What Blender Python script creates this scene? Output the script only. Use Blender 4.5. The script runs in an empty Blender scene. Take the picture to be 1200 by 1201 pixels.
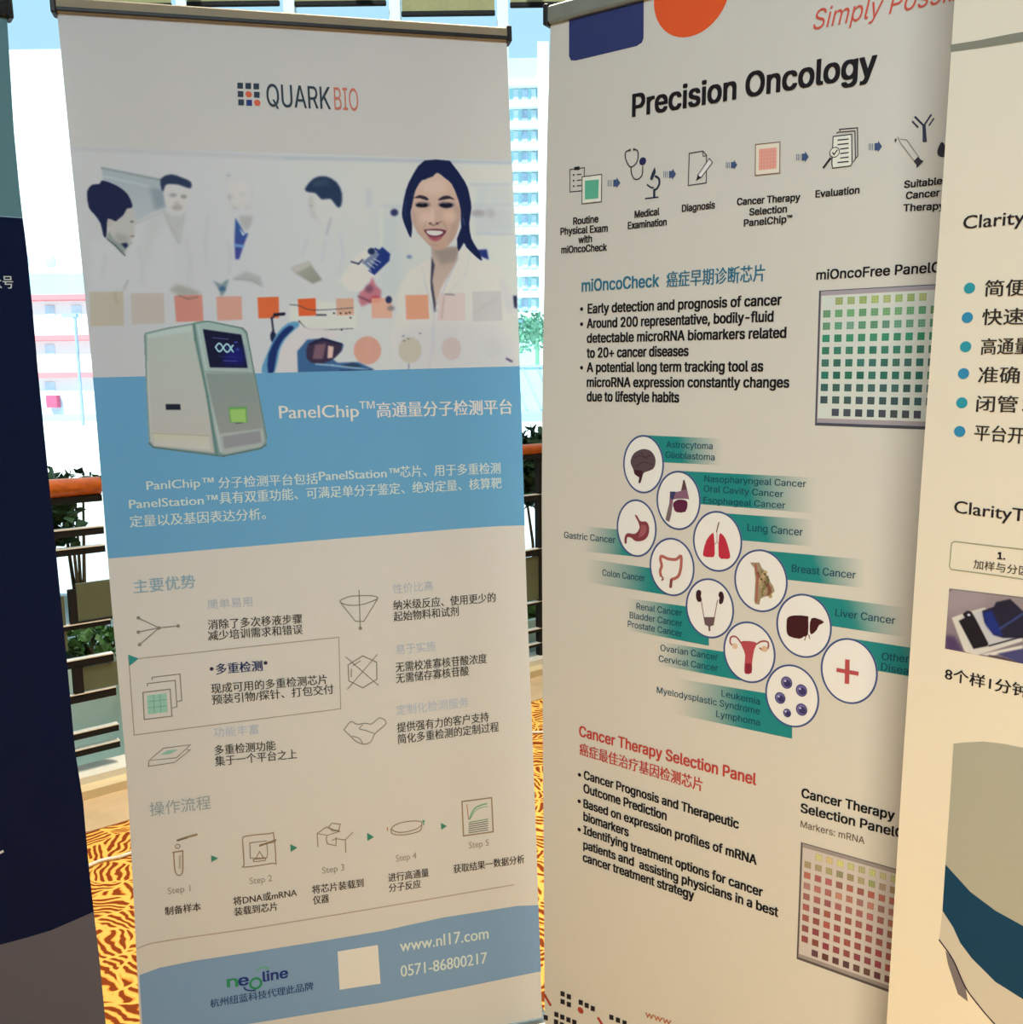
import bpy, math, random
import numpy as np
from mathutils import Matrix, Vector

# ------------------------------------------------------------------ camera, world, lights
SC = bpy.context.scene
COL = SC.collection
random.seed(4)
RNG = np.random.default_rng(7)
EYE = 1.39                                   # camera height above the carpet
FOC, PITCH, ROLL = 1078.857, math.radians(8.106), math.radians(-0.7217)

def cam_dir(x, y, z):
    c, s = math.cos(ROLL), math.sin(ROLL)
    x, z = c*x - s*z, s*x + c*z
    c, s = math.cos(PITCH), math.sin(PITCH)
    return Vector((x, c*y + s*z, -s*y + c*z))

def setup_camera():
    cd = bpy.data.cameras.new('camera')
    cd.sensor_fit = 'HORIZONTAL'; cd.sensor_width = 36.0
    cd.lens = 36.0*FOC/1200.0
    cd.clip_start = 0.02; cd.clip_end = 400
    o = bpy.data.objects.new('camera', cd); COL.objects.link(o)
    r, u, f = cam_dir(1, 0, 0), cam_dir(0, 0, 1), cam_dir(0, 1, 0)
    m = Matrix(((r.x, u.x, -f.x, 0), (r.y, u.y, -f.y, 0), (r.z, u.z, -f.z, EYE), (0, 0, 0, 1)))
    o.matrix_world = m
    SC.camera = o
setup_camera()

W = bpy.data.worlds.new('sky'); SC.world = W; W.use_nodes = True
bg = W.node_tree.nodes['Background']
bg.inputs[0].default_value = (0.50, 0.78, 1.0, 1); bg.inputs[1].default_value = 1.12

SC.view_settings.view_transform = 'Standard'
SC.view_settings.look = 'None'
SC.view_settings.exposure = 0.0
SC.view_settings.gamma = 1.0
SC.view_settings.use_curve_mapping = False

def area_light(name, loc, target, size, sizey, power, col, spread=180):
    l = bpy.data.lights.new(name, 'AREA'); l.shape = 'RECTANGLE'
    l.size = size; l.size_y = sizey; l.energy = power; l.color = col; l.spread = math.radians(spread)
    o = bpy.data.objects.new(name, l); COL.objects.link(o)
    o.location = loc
    o.rotation_euler = (Vector(target) - Vector(loc)).to_track_quat('-Z', 'Y').to_euler()
    return o
LIGHTS = [
    area_light('lobby_ceiling_light', (-0.4, -1.3, 2.9), (0.65, 1.4, 1.1), 1.4, 0.9, 22.5, (0.80, 1.0, 1.12), 115),  # unseen fill lamp, placed and aimed to brighten the banner fronts
    area_light('warm_wall_light', (-0.1, -0.9, 0.5), (0.9, 1.2, 0.2), 1.0, 0.8, 12, (1.0, 0.74, 0.34), 110),  # added low fill that warms the lower part of the banners
    area_light('window_side_ceiling_light', (-0.2, 2.75, 4.1), (-0.3, 2.5, 0.0), 1.8, 0.4, 60, (1.0, 0.90, 0.72), 90),  # extra lamp added to brighten the carpet behind the banners
]

# ------------------------------------------------------------------ materials
def lin(c):
    c = np.asarray(c, float)/255.0
    return np.where(c <= 0.04045, c/12.92, ((c+0.055)/1.055)**2.4)

def mat(name, rgb, rough=0.6, metal=0.0, var=0.0, scale=20, bump=0.0, bscale=60, spec=0.5, stretch=None):
    """procedural material: base colour with noise variation and fine relief"""
    m = bpy.data.materials.new(name); m.use_nodes = True
    nt = m.node_tree; b = nt.nodes['Principled BSDF']
    c = lin(rgb)
    b.inputs['Roughness'].default_value = rough
    b.inputs['Metallic'].default_value = metal
    b.inputs['Specular IOR Level'].default_value = spec
    tc = nt.nodes.new('ShaderNodeTexCoord'); mp = nt.nodes.new('ShaderNodeMapping')
    nt.links.new(tc.outputs['Object'], mp.inputs[0])
    if stretch: mp.inputs['Scale'].default_value = stretch
    n = nt.nodes.new('ShaderNodeTexNoise'); n.inputs['Scale'].default_value = scale
    nt.links.new(mp.outputs[0], n.inputs[0])
    r = nt.nodes.new('ShaderNodeValToRGB')
    r.color_ramp.elements[0].position = 0.3; r.color_ramp.elements[1].position = 0.7
    lo = np.clip(c*(1-var), 0, 1); hi = np.clip(c*(1+var), 0, 1)
    r.color_ramp.elements[0].color = (*lo, 1); r.color_ramp.elements[1].color = (*hi, 1)
    nt.links.new(n.outputs[0], r.inputs[0]); nt.links.new(r.outputs[0], b.inputs['Base Color'])
    if bump:
        n2 = nt.nodes.new('ShaderNodeTexNoise'); n2.inputs['Scale'].default_value = bscale
        nt.links.new(mp.outputs[0], n2.inputs[0])
        bp = nt.nodes.new('ShaderNodeBump'); bp.inputs['Strength'].default_value = bump
        bp.inputs['Distance'].default_value = 0.01
        nt.links.new(n2.outputs[0], bp.inputs['Height']); nt.links.new(bp.outputs[0], b.inputs['Normal'])
    return m

def print_mat():
    """banner film / ink: colour from the mesh's own print colours, faint vertical waviness"""
    m = bpy.data.materials.new('printed_film'); m.use_nodes = True
    nt = m.node_tree; b = nt.nodes['Principled BSDF']
    a = nt.nodes.new('ShaderNodeVertexColor'); a.layer_name = 'Col'
    nt.links.new(a.outputs[0], b.inputs['Base Color'])
    b.inputs['Roughness'].default_value = 0.55
    b.inputs['Specular IOR Level'].default_value = 0.13
    g = nt.nodes.new('ShaderNodeNewGeometry'); mp = nt.nodes.new('ShaderNodeMapping')
    mp.inputs['Scale'].default_value = (7.0, 7.0, 0.8)
    nt.links.new(g.outputs['Position'], mp.inputs[0])
    n = nt.nodes.new('ShaderNodeTexNoise'); n.inputs['Scale'].default_value = 1.0
    n.inputs['Detail'].default_value = 2
    nt.links.new(mp.outputs[0], n.inputs[0])
    bp = nt.nodes.new('ShaderNodeBump'); bp.inputs['Strength'].default_value = 0.22
    bp.inputs['Distance'].default_value = 0.02
    nt.links.new(n.outputs[0], bp.inputs['Height']); nt.links.new(bp.outputs[0], b.inputs['Normal'])
    return m
INK = print_mat()

# ------------------------------------------------------------------ mesh helpers
def mesh_obj(name, verts, faces, material, parent=None, colors=None, smooth=False):
    me = bpy.data.meshes.new(name)
    me.from_pydata([tuple(v) for v in verts], [], [tuple(int(i) for i in f) for f in faces])
    me.materials.append(material)
    if colors is not None:
        at = me.color_attributes.new('Col', 'FLOAT_COLOR', 'POINT')
        c = np.ones((len(verts), 4)); c[:, :3] = colors
        at.data.foreach_set('color', c.ravel())
    if smooth:
        me.polygons.foreach_set('use_smooth', [True]*len(me.polygons))
    o = bpy.data.objects.new(name, me); COL.objects.link(o)
    if parent: o.parent = parent
    return o

def tag(o, label=None, cat=None, group=None, kind=None):
    if label: o['label'] = label
    if cat: o['category'] = cat
    if group: o['group'] = group
    if kind: o['kind'] = kind
    return o

def empty(name, loc, rot=None):
    o = bpy.data.objects.new(name, None); COL.objects.link(o); o.location = loc
    o.empty_display_size = 0.1
    if rot: o.rotation_euler = rot
    return o

class MB:
    def __init__(s): s.v = []; s.f = []
    def add(s, v, f):
        n = len(s.v); s.v += [Vector(p) for p in v]; s.f += [tuple(i+n for i in q) for q in f]; return s
    def box(s, a, b, bev=0.0):
        x0, y0, z0 = a; x1, y1, z1 = b
        if bev <= 0:
            v = [(x0,y0,z0),(x1,y0,z0),(x1,y1,z0),(x0,y1,z0),(x0,y0,z1),(x1,y0,z1),(x1,y1,z1),(x0,y1,z1)]
            return s.add(v, [(0,3,2,1),(4,5,6,7),(0,1,5,4),(1,2,6,5),(2,3,7,6),(3,0,4,7)])
        k = bev
        ring = [(x0+k,y0),(x1-k,y0),(x1,y0+k),(x1,y1-k),(x1-k,y1),(x0+k,y1),(x0,y1-k),(x0,y0+k)]
        cx, cy = (x0+x1)/2, (y0+y1)/2
        sh = lambda q: (q[0] + (k if q[0] < cx else -k), q[1] + (k if q[1] < cy else -k))
        v = [(*sh(q), z0) for q in ring] + [(*q, z0+k) for q in ring] + [(*q, z1-k) for q in ring] + [(*sh(q), z1) for q in ring]
        f = [tuple(range(7,-1,-1)), tuple(range(24,32))]
        for r in range(3):
            for i in range(8):
                j = (i+1) % 8; f.append((r*8+i, r*8+j, r*8+8+j, r*8+8+i))
        return s.add(v, f)
    def tube(s, pts, rad, seg=10, cap=True):
        pts = [Vector(p) for p in pts]; n0 = len(s.v)
        for i, p in enumerate(pts):
            t = (pts[min(i+1, len(pts)-1)] - pts[max(i-1, 0)]).normalized()
            a = t.cross(Vector((0, 0, 1)))
            if a.length < 1e-3: a = Vector((1, 0, 0))
            a.normalize(); b = a.cross(t)
            r = rad[i] if hasattr(rad, '__len__') else rad
            for k in range(seg):
                g = 2*math.pi*k/seg
                s.v.append(p + a*(r*math.cos(g)) + b*(r*math.sin(g)))
        for i in range(len(pts)-1):
            for k in range(seg):
                j = (k+1) % seg
                s.f.append((n0+i*seg+k, n0+i*seg+j, n0+(i+1)*seg+j, n0+(i+1)*seg+k))
        if cap:
            s.f.append(tuple(n0+k for k in range(seg))[::-1]); s.f.append(tuple(n0+(len(pts)-1)*seg+k for k in range(seg)))
        return s
    def build(s, name, m, parent=None, smooth=False):
        return mesh_obj(name, s.v, s.f, m, parent, smooth=smooth)

# ------------------------------------------------------------------ banner planes
class Plane:
    """an upright banner face standing in the room; P() finds the point of the face seen along a viewing line"""
    def __init__(s, yaw, lean, roll, dist):
        c, n = math.cos, math.sin
        a = math.radians
        Rz = np.array([[c(a(yaw)), -n(a(yaw)), 0], [n(a(yaw)), c(a(yaw)), 0], [0, 0, 1]])
        Rx = np.array([[1, 0, 0], [0, c(a(lean)), -n(a(lean))], [0, n(a(lean)), c(a(lean))]])
        Ry = np.array([[c(a(roll)), 0, n(a(roll))], [0, 1, 0], [-n(a(roll)), 0, c(a(roll))]])
        R = Rz @ Rx @ Ry
        s.ex, s.en, s.ev = R[:, 0], -R[:, 1], R[:, 2]     # en faces the viewer
        s.O = np.array([0, dist, 0.0])
    def uv(s, p):
        d = np.array(cam_dir((p[0]-600)/FOC, 1, -(p[1]-600.5)/FOC))
        t = (s.O @ s.en)/(d @ s.en); q = d*t - s.O
        return np.array([q @ s.ex, q @ s.ev])
    def uvs(s, pts): return np.array([s.uv(p) for p in pts])
    def px(s, uv):
        uv = np.asarray(uv); q = s.O + uv[..., :1]*s.ex + uv[..., 1:2]*s.ev
        r, u, f = (np.array(cam_dir(*k)) for k in ((1,0,0),(0,0,1),(0,1,0)))
        w = q @ f
        return np.stack([600 + FOC*(q @ r)/w, 600.5 - FOC*(q @ u)/w], -1)
    def world(s, uv, off=0.0):
        uv = np.asarray(uv)
        q = s.O + uv[..., :1]*s.ex + uv[..., 1:2]*s.ev + s.en*off
        q = q + np.array([0, 0, EYE])
        return q
    def scale(s, p, d=3):
        """metres on the face per picture pixel near p (vertical)"""
        a = s.uv((p[0], p[1]-d)); b = s.uv((p[0], p[1]+d)); return abs(a[1]-b[1])/(2*d)

def resample(poly, n=4):
    """closed Catmull-Rom"""
    P = np.array(poly, float); m = len(P); out = []
    for i in range(m):
        a, b, c, d = P[(i-1) % m], P[i], P[(i+1) % m], P[(i+2) % m]
        for k in range(n):
            t = k/n
            out.append(0.5*((2*b) + (c-a)*t + (2*a-5*b+4*c-d)*t*t + (3*b-a-3*c+d)*t**3))
    return np.array(out)
def spl(poly, n=5):
    """open Catmull-Rom"""
    P = np.array(poly, float); P = np.vstack([2*P[0]-P[1], P, 2*P[-1]-P[-2]]); out = []
    for i in range(1, len(P)-2):
        a, b, c, d = P[i-1], P[i], P[i+1], P[i+2]
        for k in range(n):
            t = k/n
            out.append(0.5*((2*b) + (c-a)*t + (2*a-5*b+4*c-d)*t*t + (3*b-a-3*c+d)*t**3))
    out.append(P[-2]); return [tuple(q) for q in out]

def Z(x0, y0, s):
    def f(*pts):
        if len(pts) == 1 and isinstance(pts[0], list): pts = pts[0]
        return [(x0+p[0]/s, y0+p[1]/s) for p in pts]
    return f

from mathutils.geometry import tessellate_polygon, delaunay_2d_cdt
class Banner:
    def __init__(s, name, label, yaw, lean, roll, dist, ref, white=0.78):
        s.pl = Plane(yaw, lean, roll, dist)
        s.ref = ref; s.white = np.array(white, float)
        s.root = empty(name, (0, 0, 0)); tag(s.root, label, 'banner', 'roll-up banners')
        s.queue = []; s.batch = None
        s.clipv = None
    def alb(s, rgb, y=None):
        """ink reflectance from how it looks next to the white film at height y"""
        r = s.ref
        if y is None: y = 600
        ys = [k[0] for k in r]; w = [np.interp(y, ys, [k[1][i] for k in r]) for i in range(3)]
        return np.clip(lin(rgb)/lin(w)*s.white, 0.004, 0.9)
    # -- accumulate pieces for one print
    def begin(s): s.bv = []; s.bf = []; s.bc = []
    def _add(s, uv, faces, col, off):
        if s.clipv is not None:
            uv = np.array(uv); uv[:, 1] = np.minimum(uv[:, 1], s.clipv)
        w = s.pl.world(np.asarray(uv), off)
        n = len(s.bv); s.bv += list(w); s.bf += [tuple(i+n for i in f) for f in faces]
        col = np.asarray(col)
        s.bc += list(np.broadcast_to(col, (len(uv), 3)))
    def end(s, name, label=None, off=0):
        o = mesh_obj(name, s.bv, s.bf, INK, s.sheet, np.array(s.bc))
        if label: o['label'] = label
        return o
    def poly(s, pts, rgb, lay=2, smooth=0, cols=None):
        if smooth: pts = resample(pts, smooth)
        uv = s.pl.uvs(pts)
        tris = tessellate_polygon([[Vector((p[0], p[1], 0)) for p in uv]])
        y = float(np.mean([p[1] for p in pts]))
        fs = []
        for t in tris:
            a, b, c = (uv[i] for i in t)
            ar = (b[0]-a[0])*(c[1]-a[1])-(b[1]-a[1])*(c[0]-a[0])
            fs.append(tuple(t) if ar > 0 else tuple(t)[::-1])
        c = s.alb(rgb, y) if cols is None else np.array([s.alb(q, p[1]) for q, p in zip(cols, pts)])
        s._add(uv, fs, c, lay*0.00018)
    def line(s, pts, w, rgb, lay=4, closed=False):
        P = s.pl.uvs(pts)
        if closed: P = np.vstack([P, P[:1]])
        sc = s.pl.scale(pts[0])*w/2
        n = len(P); L = []
        for i in range(n):
            if closed and i in (0, n-1): a, b = P[n-2], P[1]
            else: a, b = P[max(i-1, 0)], P[min(i+1, n-1)]
            d0 = P[i]-a if i > 0 or closed else b-P[i]; d1 = b-P[i] if i < n-1 or closed else P[i]-a
            d0 = d0/(np.linalg.norm(d0)+1e-12); d1 = d1/(np.linalg.norm(d1)+1e-12)
            nn = np.array([-(d0+d1)[1], (d0+d1)[0]]); l = np.linalg.norm(nn)
            if l < 1e-6: nn = np.array([-d1[1], d1[0]]); l = 1
            nn = nn/l; k = min(1/max(0.35, abs(nn @ np.array([-d1[1], d1[0]]))), 2.0)
            L.append((P[i]+nn*sc*k, P[i]-nn*sc*k))
        uv = [q for p in L for q in p]
        fs = [(2*i+1, 2*i+3, 2*i+2, 2*i) for i in range(n-1)]
        s._add(uv, fs, s.alb(rgb, pts[0][1]), lay*0.00018)
    def disc(s, c, ry, rgb, lay=3, ring=None, ringw=2, seg=40, rx=1.0):
        uc = s.pl.uv(c); r = s.pl.scale(c)*ry
        if rx > 3: rx = abs(s.pl.uv((c[0]+rx, c[1]))[0]-s.pl.uv((c[0]-rx, c[1]))[0])/2/r
        a = np.linspace(0, 2*np.pi, seg, endpoint=False)
        uv = uc + np.stack([np.cos(a)*r*rx, np.sin(a)*r], 1)
        if rgb is not None:
            s._add(uv, [tuple(range(seg))], s.alb(rgb, c[1]), lay*0.00018)
        if ring is not None:
            w = s.pl.scale(c)*ringw
            u2 = uc + np.stack([np.cos(a)*(r*rx-w), np.sin(a)*(r-w)], 1)
            fs = [(i, (i+1) % seg, seg+(i+1) % seg, seg+i) for i in range(seg)]
            s._add(np.vstack([uv, u2]), fs, s.alb(ring, c[1]), (lay+1)*0.00018)
    def white_rgb(s, y):
        return tuple(np.interp(y, [k[0] for k in s.ref], [k[1][i] for k in s.ref]) for i in range(3))
    def quad(s, q, rgb, lay=2, rgb2=None, n=1, f0=0.0, f1=1.0):
        """q = TL TR BR BL ; colour rgb on the left to rgb2 on the right between fractions f0..f1"""
        A = s.pl.uvs(q); uv = []; c = []
        y = float(np.mean([p[1] for p in q]))
        ca = s.alb(rgb, y); cb = s.alb(rgb2 if rgb2 is not None else rgb, y)
        for i in range(n+1):
            t = i/n; uv += [A[0]*(1-t)+A[1]*t, A[3]*(1-t)+A[2]*t]
            k = min(max((t-f0)/(f1-f0), 0), 1); c += [ca*(1-k)+cb*k]*2
        s._add(uv, [(2*i+1, 2*i+3, 2*i+2, 2*i) for i in range(n)], np.array(c), lay*0.00018)
    def text(s, txt, a, b, h, rgb, font='sans', bold=0, lay=6, ital=0.0, label=None, name='printed_text'):
        s.queue.append((txt, a, b, h, rgb, font, bold, lay, ital, label, name))
    def make_sheet(s, left, right, vtop, vbot, rgb_fn=None):
        """film sheet with its real, slightly bowed edges; left/right are picture points or a width"""
        n = 60; vs = np.linspace(vtop, vbot, n+1)
        def edge(e):
            q = s.pl.uvs(e); o = np.argsort(q[:, 1]); return np.interp(vs, q[o, 1], q[o, 0])
        if isinstance(left, float): R = edge(right); Lf = R + left
        elif isinstance(right, float): Lf = edge(left); R = Lf*0 + Lf[0] + right
        else: Lf = edge(left); R = edge(right)
        s.Lf, s.R, s.vs = Lf, R, vs
        m = 12; verts = []; cols = []
        for k, off in enumerate((0.0, -0.0008)):
            for i in range(n+1):
                for j in range(m+1):
                    t = j/m; uv = np.array([Lf[i]*(1-t)+R[i]*t, vs[i]])
                    verts.append(s.pl.world(uv, off)); cols.append(list(np.broadcast_to(s.white, 3)) if k or rgb_fn is None else rgb_fn(uv))
        f = []; N = (n+1)*(m+1)
        for i in range(n):
            for j in range(m):
                a = i*(m+1)+j
                f.append((a, a+m+1, a+m+2, a+1)); f.append((N+a, N+a+1, N+a+m+2, N+a+m+1))
        for i in range(n):
            for j in (0, m):
                a = i*(m+1)+j; q = (a, N+a, N+a+m+1, a+m+1); f.append(q if j == 0 else q[::-1])
        for j in range(m):
            for i in (0, n):
                a = i*(m+1)+j; q = (a, a+1, N+a+1, N+a); f.append(q if i == 0 else q[::-1])
        s.sheet = mesh_obj('film_sheet', verts, f, INK, s.root, np.array(cols))
        s.vtop, s.vbot = vtop, vbot
    def hardware(s, rail_h=0.022, rail_m=None, cap_m=None, base_m=None, dark_strip=False):
        pl = s.pl
        def fbox(u0, u1, v0, v1, d0, d1, name, m, bev=0.003):
            b = MB().box((u0, d0, v0), (u1, d1, v1), bev)
            vv = [pl.world(np.array([p.x, p.z]), p.y) for p in b.v]
            return mesh_obj(name, vv, [f[::-1] for f in b.f], m, s.root)
        u0, u1 = s.Lf[0], s.R[0]
        fbox(u0-0.002, u1+0.002, s.vtop-0.004, s.vtop+rail_h, -0.012, 0.010, 'top_rail', rail_m)
        if dark_strip: fbox(u0, u1, s.vtop-0.003, s.vtop+0.0035, 0.002, 0.0115, 'rail_gasket', cap_m, 0.001)  # dark strip along the lower edge of the rail
        for u in (u0, u1):
            sg = -1 if u == u0 else 1
            fbox(min(u-0.001*sg, u+0.008*sg), max(u-0.001*sg, u+0.008*sg), s.vtop-0.007, s.vtop+rail_h+0.003, -0.015, 0.013, 'rail_end_cap', cap_m, 0.002)
        # base cassette standing level on the carpet under the sheet
        a = pl.world(np.array([s.Lf[-1], s.vbot])); b = pl.world(np.array([s.R[-1], s.vbot]))
        d = (b-a); d[2] = 0; L = np.linalg.norm(d); d /= L; nrm = np.array([d[1], -d[0], 0])
        top = max(a[2], b[2]) ; hgt = max(top-0.004, 0.05)
        prof = [(-0.075, 0.012), (-0.075, 0.03), (-0.05, hgt-0.008), (-0.02, hgt), (0.012, hgt), (0.05, hgt-0.012), (0.075, 0.03), (0.075, 0.012), (0.06, 0.004), (-0.06, 0.004)]
        v = []; f = []; n = len(prof)
        for t in (-0.012, L+0.012):
            for (q, z) in prof:
                p = a + d*t + nrm*q; v.append((p[0], p[1], z))
        for i in range(n):
            j = (i+1) % n; f.append((i, j, n+j, n+i))
        f += [tuple(range(n))[::-1], tuple(range(n, 2*n))]
        mesh_obj('base_cassette', v, f, base_m, s.root)
        for t in (0.12, L-0.12):
            b_ = MB(); p = a + d*t
            q = [(p + d*e + nrm*w) for e, w in ((-0.018, -0.10), (0.018, -0.10), (0.018, 0.10), (-0.018, 0.10))]
            vv = [(x[0], x[1], 0.0) for x in q] + [(x[0], x[1], 0.008) for x in q]
            b_.add(vv, [(0,3,2,1),(4,5,6,7),(0,1,5,4),(1,2,6,5),(2,3,7,6),(3,0,4,7)])
            b_.build('foot', base_m, s.root)
        uc = (u0+u1)/2
        tp = pl.world(np.array([uc, s.vtop+0.005]), -0.012); bt = (a+b)/2 - nrm*0.03; bt[2] = 0.05
        MB().tube([bt, tp], 0.008, 10).build('support_pole', base_m, s.root, True)

# ------------------------------------------------------------------ text
try:
    SANS = bpy.data.fonts.load(bpy.utils.system_resource('DATAFILES', path='fonts') + '/Inter.woff2')
except Exception:
    SANS = None
def is_cjk(t): return any(ord(c) > 0x2e80 for c in t)
def flush_text(banners):
    def mk(t, font):
        c = bpy.data.curves.new('t', 'FONT'); c.body = t; c.resolution_u = 3
        c.fill_mode = 'NONE'
        if font == 'sans' and SANS and not is_cjk(t): c.font = SANS
        o = bpy.data.objects.new('t', c); COL.objects.link(o); return o
    items = []; refs = {}
    for k in ('sans', 'geo'):
        for r in ('H', '国'): refs[(k, r)] = mk(r, k)
    for b in banners:
        for q in b.queue: items.append((b, q, mk(q[0], q[5])))
    bpy.context.view_layer.update()
    dg = bpy.context.evaluated_depsgraph_get()
    def arr(o):
        """outline loops of the text -> filled faces (each outer contour with the holes inside it)"""
        e = o.evaluated_get(dg); me = e.to_mesh(); n = len(me.vertices)
        v = np.empty(n*3); me.vertices.foreach_get('co', v); v = v.reshape(-1, 3)
        nb = [[] for _ in range(n)]
        for ed in me.edges:
            a, b = ed.vertices; nb[a].append(b); nb[b].append(a)
        e.to_mesh_clear()
        seen = [False]*n; loops = []
        for s0 in range(n):
            if seen[s0] or len(nb[s0]) < 2: continue
            L = [s0]; seen[s0] = True; c = nb[s0][0]
            if s0+1 < n and s0+1 in nb[s0]: c = s0+1
            while not seen[c]:
                seen[c] = True; L.append(c); nx = [k for k in nb[c] if not seen[k]]
                if not nx: break
                c = nx[0]
            if len(L) > 2: loops.append(L)
        # group the contours of each glyph, triangulate, keep what the outline winds around
        bx = sorted((v[L, 0].min(), v[L, 0].max(), k) for k, L in enumerate(loops))
        groups = []; hi = -1e9
        for a, b, k in bx:
            if a < hi: groups[-1].append(k); hi = max(hi, b)
            else: groups.append([k]); hi = b
        nv = []; f = []
        for g in groups:
            pts = []; ed = []; P0 = []; P1 = []
            for k in g:
                p = v[loops[k], :2]; n0 = len(pts); m = len(p)
                pts += [Vector((q[0], q[1])) for q in p]; ed += [(n0+t, n0+(t+1) % m) for t in range(m)]
                P0.append(p); P1.append(np.roll(p, -1, 0))
            P0 = np.vstack(P0); P1 = np.vstack(P1)
            ov, _, of, _, _, _ = delaunay_2d_cdt(pts, ed, [], 0, 1e-6)
            O = np.array([(q.x, q.y) for q in ov]); T_ = np.array([t for t in of if len(t) == 3])
            c = O[T_].mean(1)
            x, y = c[:, :1], c[:, 1:]
            up = (P0[None, :, 1] <= y) & (P1[None, :, 1] > y); dn = (P0[None, :, 1] > y) & (P1[None, :, 1] <= y)
            dy = P1[None, :, 1]-P0[None, :, 1]; dy = np.where(np.abs(dy) < 1e-12, 1e-12, dy)
            xi = P0[None, :, 0]+(y-P0[None, :, 1])/dy*(P1[None, :, 0]-P0[None, :, 0])
            wn = ((up & (xi > x)).sum(1)).astype(int)-((dn & (xi > x)).sum(1)).astype(int)
            n0 = len(nv); nv += [(q[0], q[1], 0) for q in O]
            for t in T_[wn != 0]:
                a, b_, d_ = O[t]
                ar = (b_[0]-a[0])*(d_[1]-a[1])-(b_[1]-a[1])*(d_[0]-a[0])
                f.append((n0+t[0], n0+t[1], n0+t[2]) if ar > 0 else (n0+t[0], n0+t[2], n0+t[1]))
        v = np.array(nv)
        return v, f
    rb = {}
    for k, o in refs.items():
        v, _ = arr(o); rb[k] = (v[:, 1].min(), v[:, 1].max())
    for b, (txt, p0, p1, h, rgb, font, bold, lay, ital, label, name), o in items:
        v, f = arr(o)
        y0, y1 = rb[(font, '国' if is_cjk(txt) else 'H')]
        U0, U1 = b.pl.uv(p0), b.pl.uv(p1)
        mid = ((p0[0]+p1[0])/2, (p0[1]+p1[1])/2)
        hm = b.pl.scale(mid)*h; em = hm/(y1-y0)
        x0, x1 = v[:, 0].min(), v[:, 0].max()
        ax = (U1-U0)/(x1-x0)
        base = (v[:, 1]-y0)*em
        uv = U0 + np.outer(v[:, 0]-x0, ax); uv[:, 1] += base; uv[:, 0] += base*ital
        col = b.alb(rgb, mid[1])
        V = []; F = []; strikes = [(0, 0)]
        if bold:
            w = hm*bold
            strikes = [(-w, -w*.5), (w, -w*.5), (-w, w*.5), (w, w*.5)] if bold > 0.028 else [(-w, 0), (w, 0)]
        for i, (dx, dy) in enumerate(strikes):
            n = len(V)
            V += list(b.pl.world(uv + np.array([dx, dy]), lay*0.00018 + i*0.00003))
            F += [tuple(j+n for j in q) for q in f]
        ob = mesh_obj(name, V, F, INK, b.sheet, np.broadcast_to(col, (len(V), 3)))
        if label: ob['label'] = label
    for o in [i[2] for i in items] + list(refs.values()):
        c = o.data; bpy.data.objects.remove(o); bpy.data.curves.remove(c)

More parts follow.
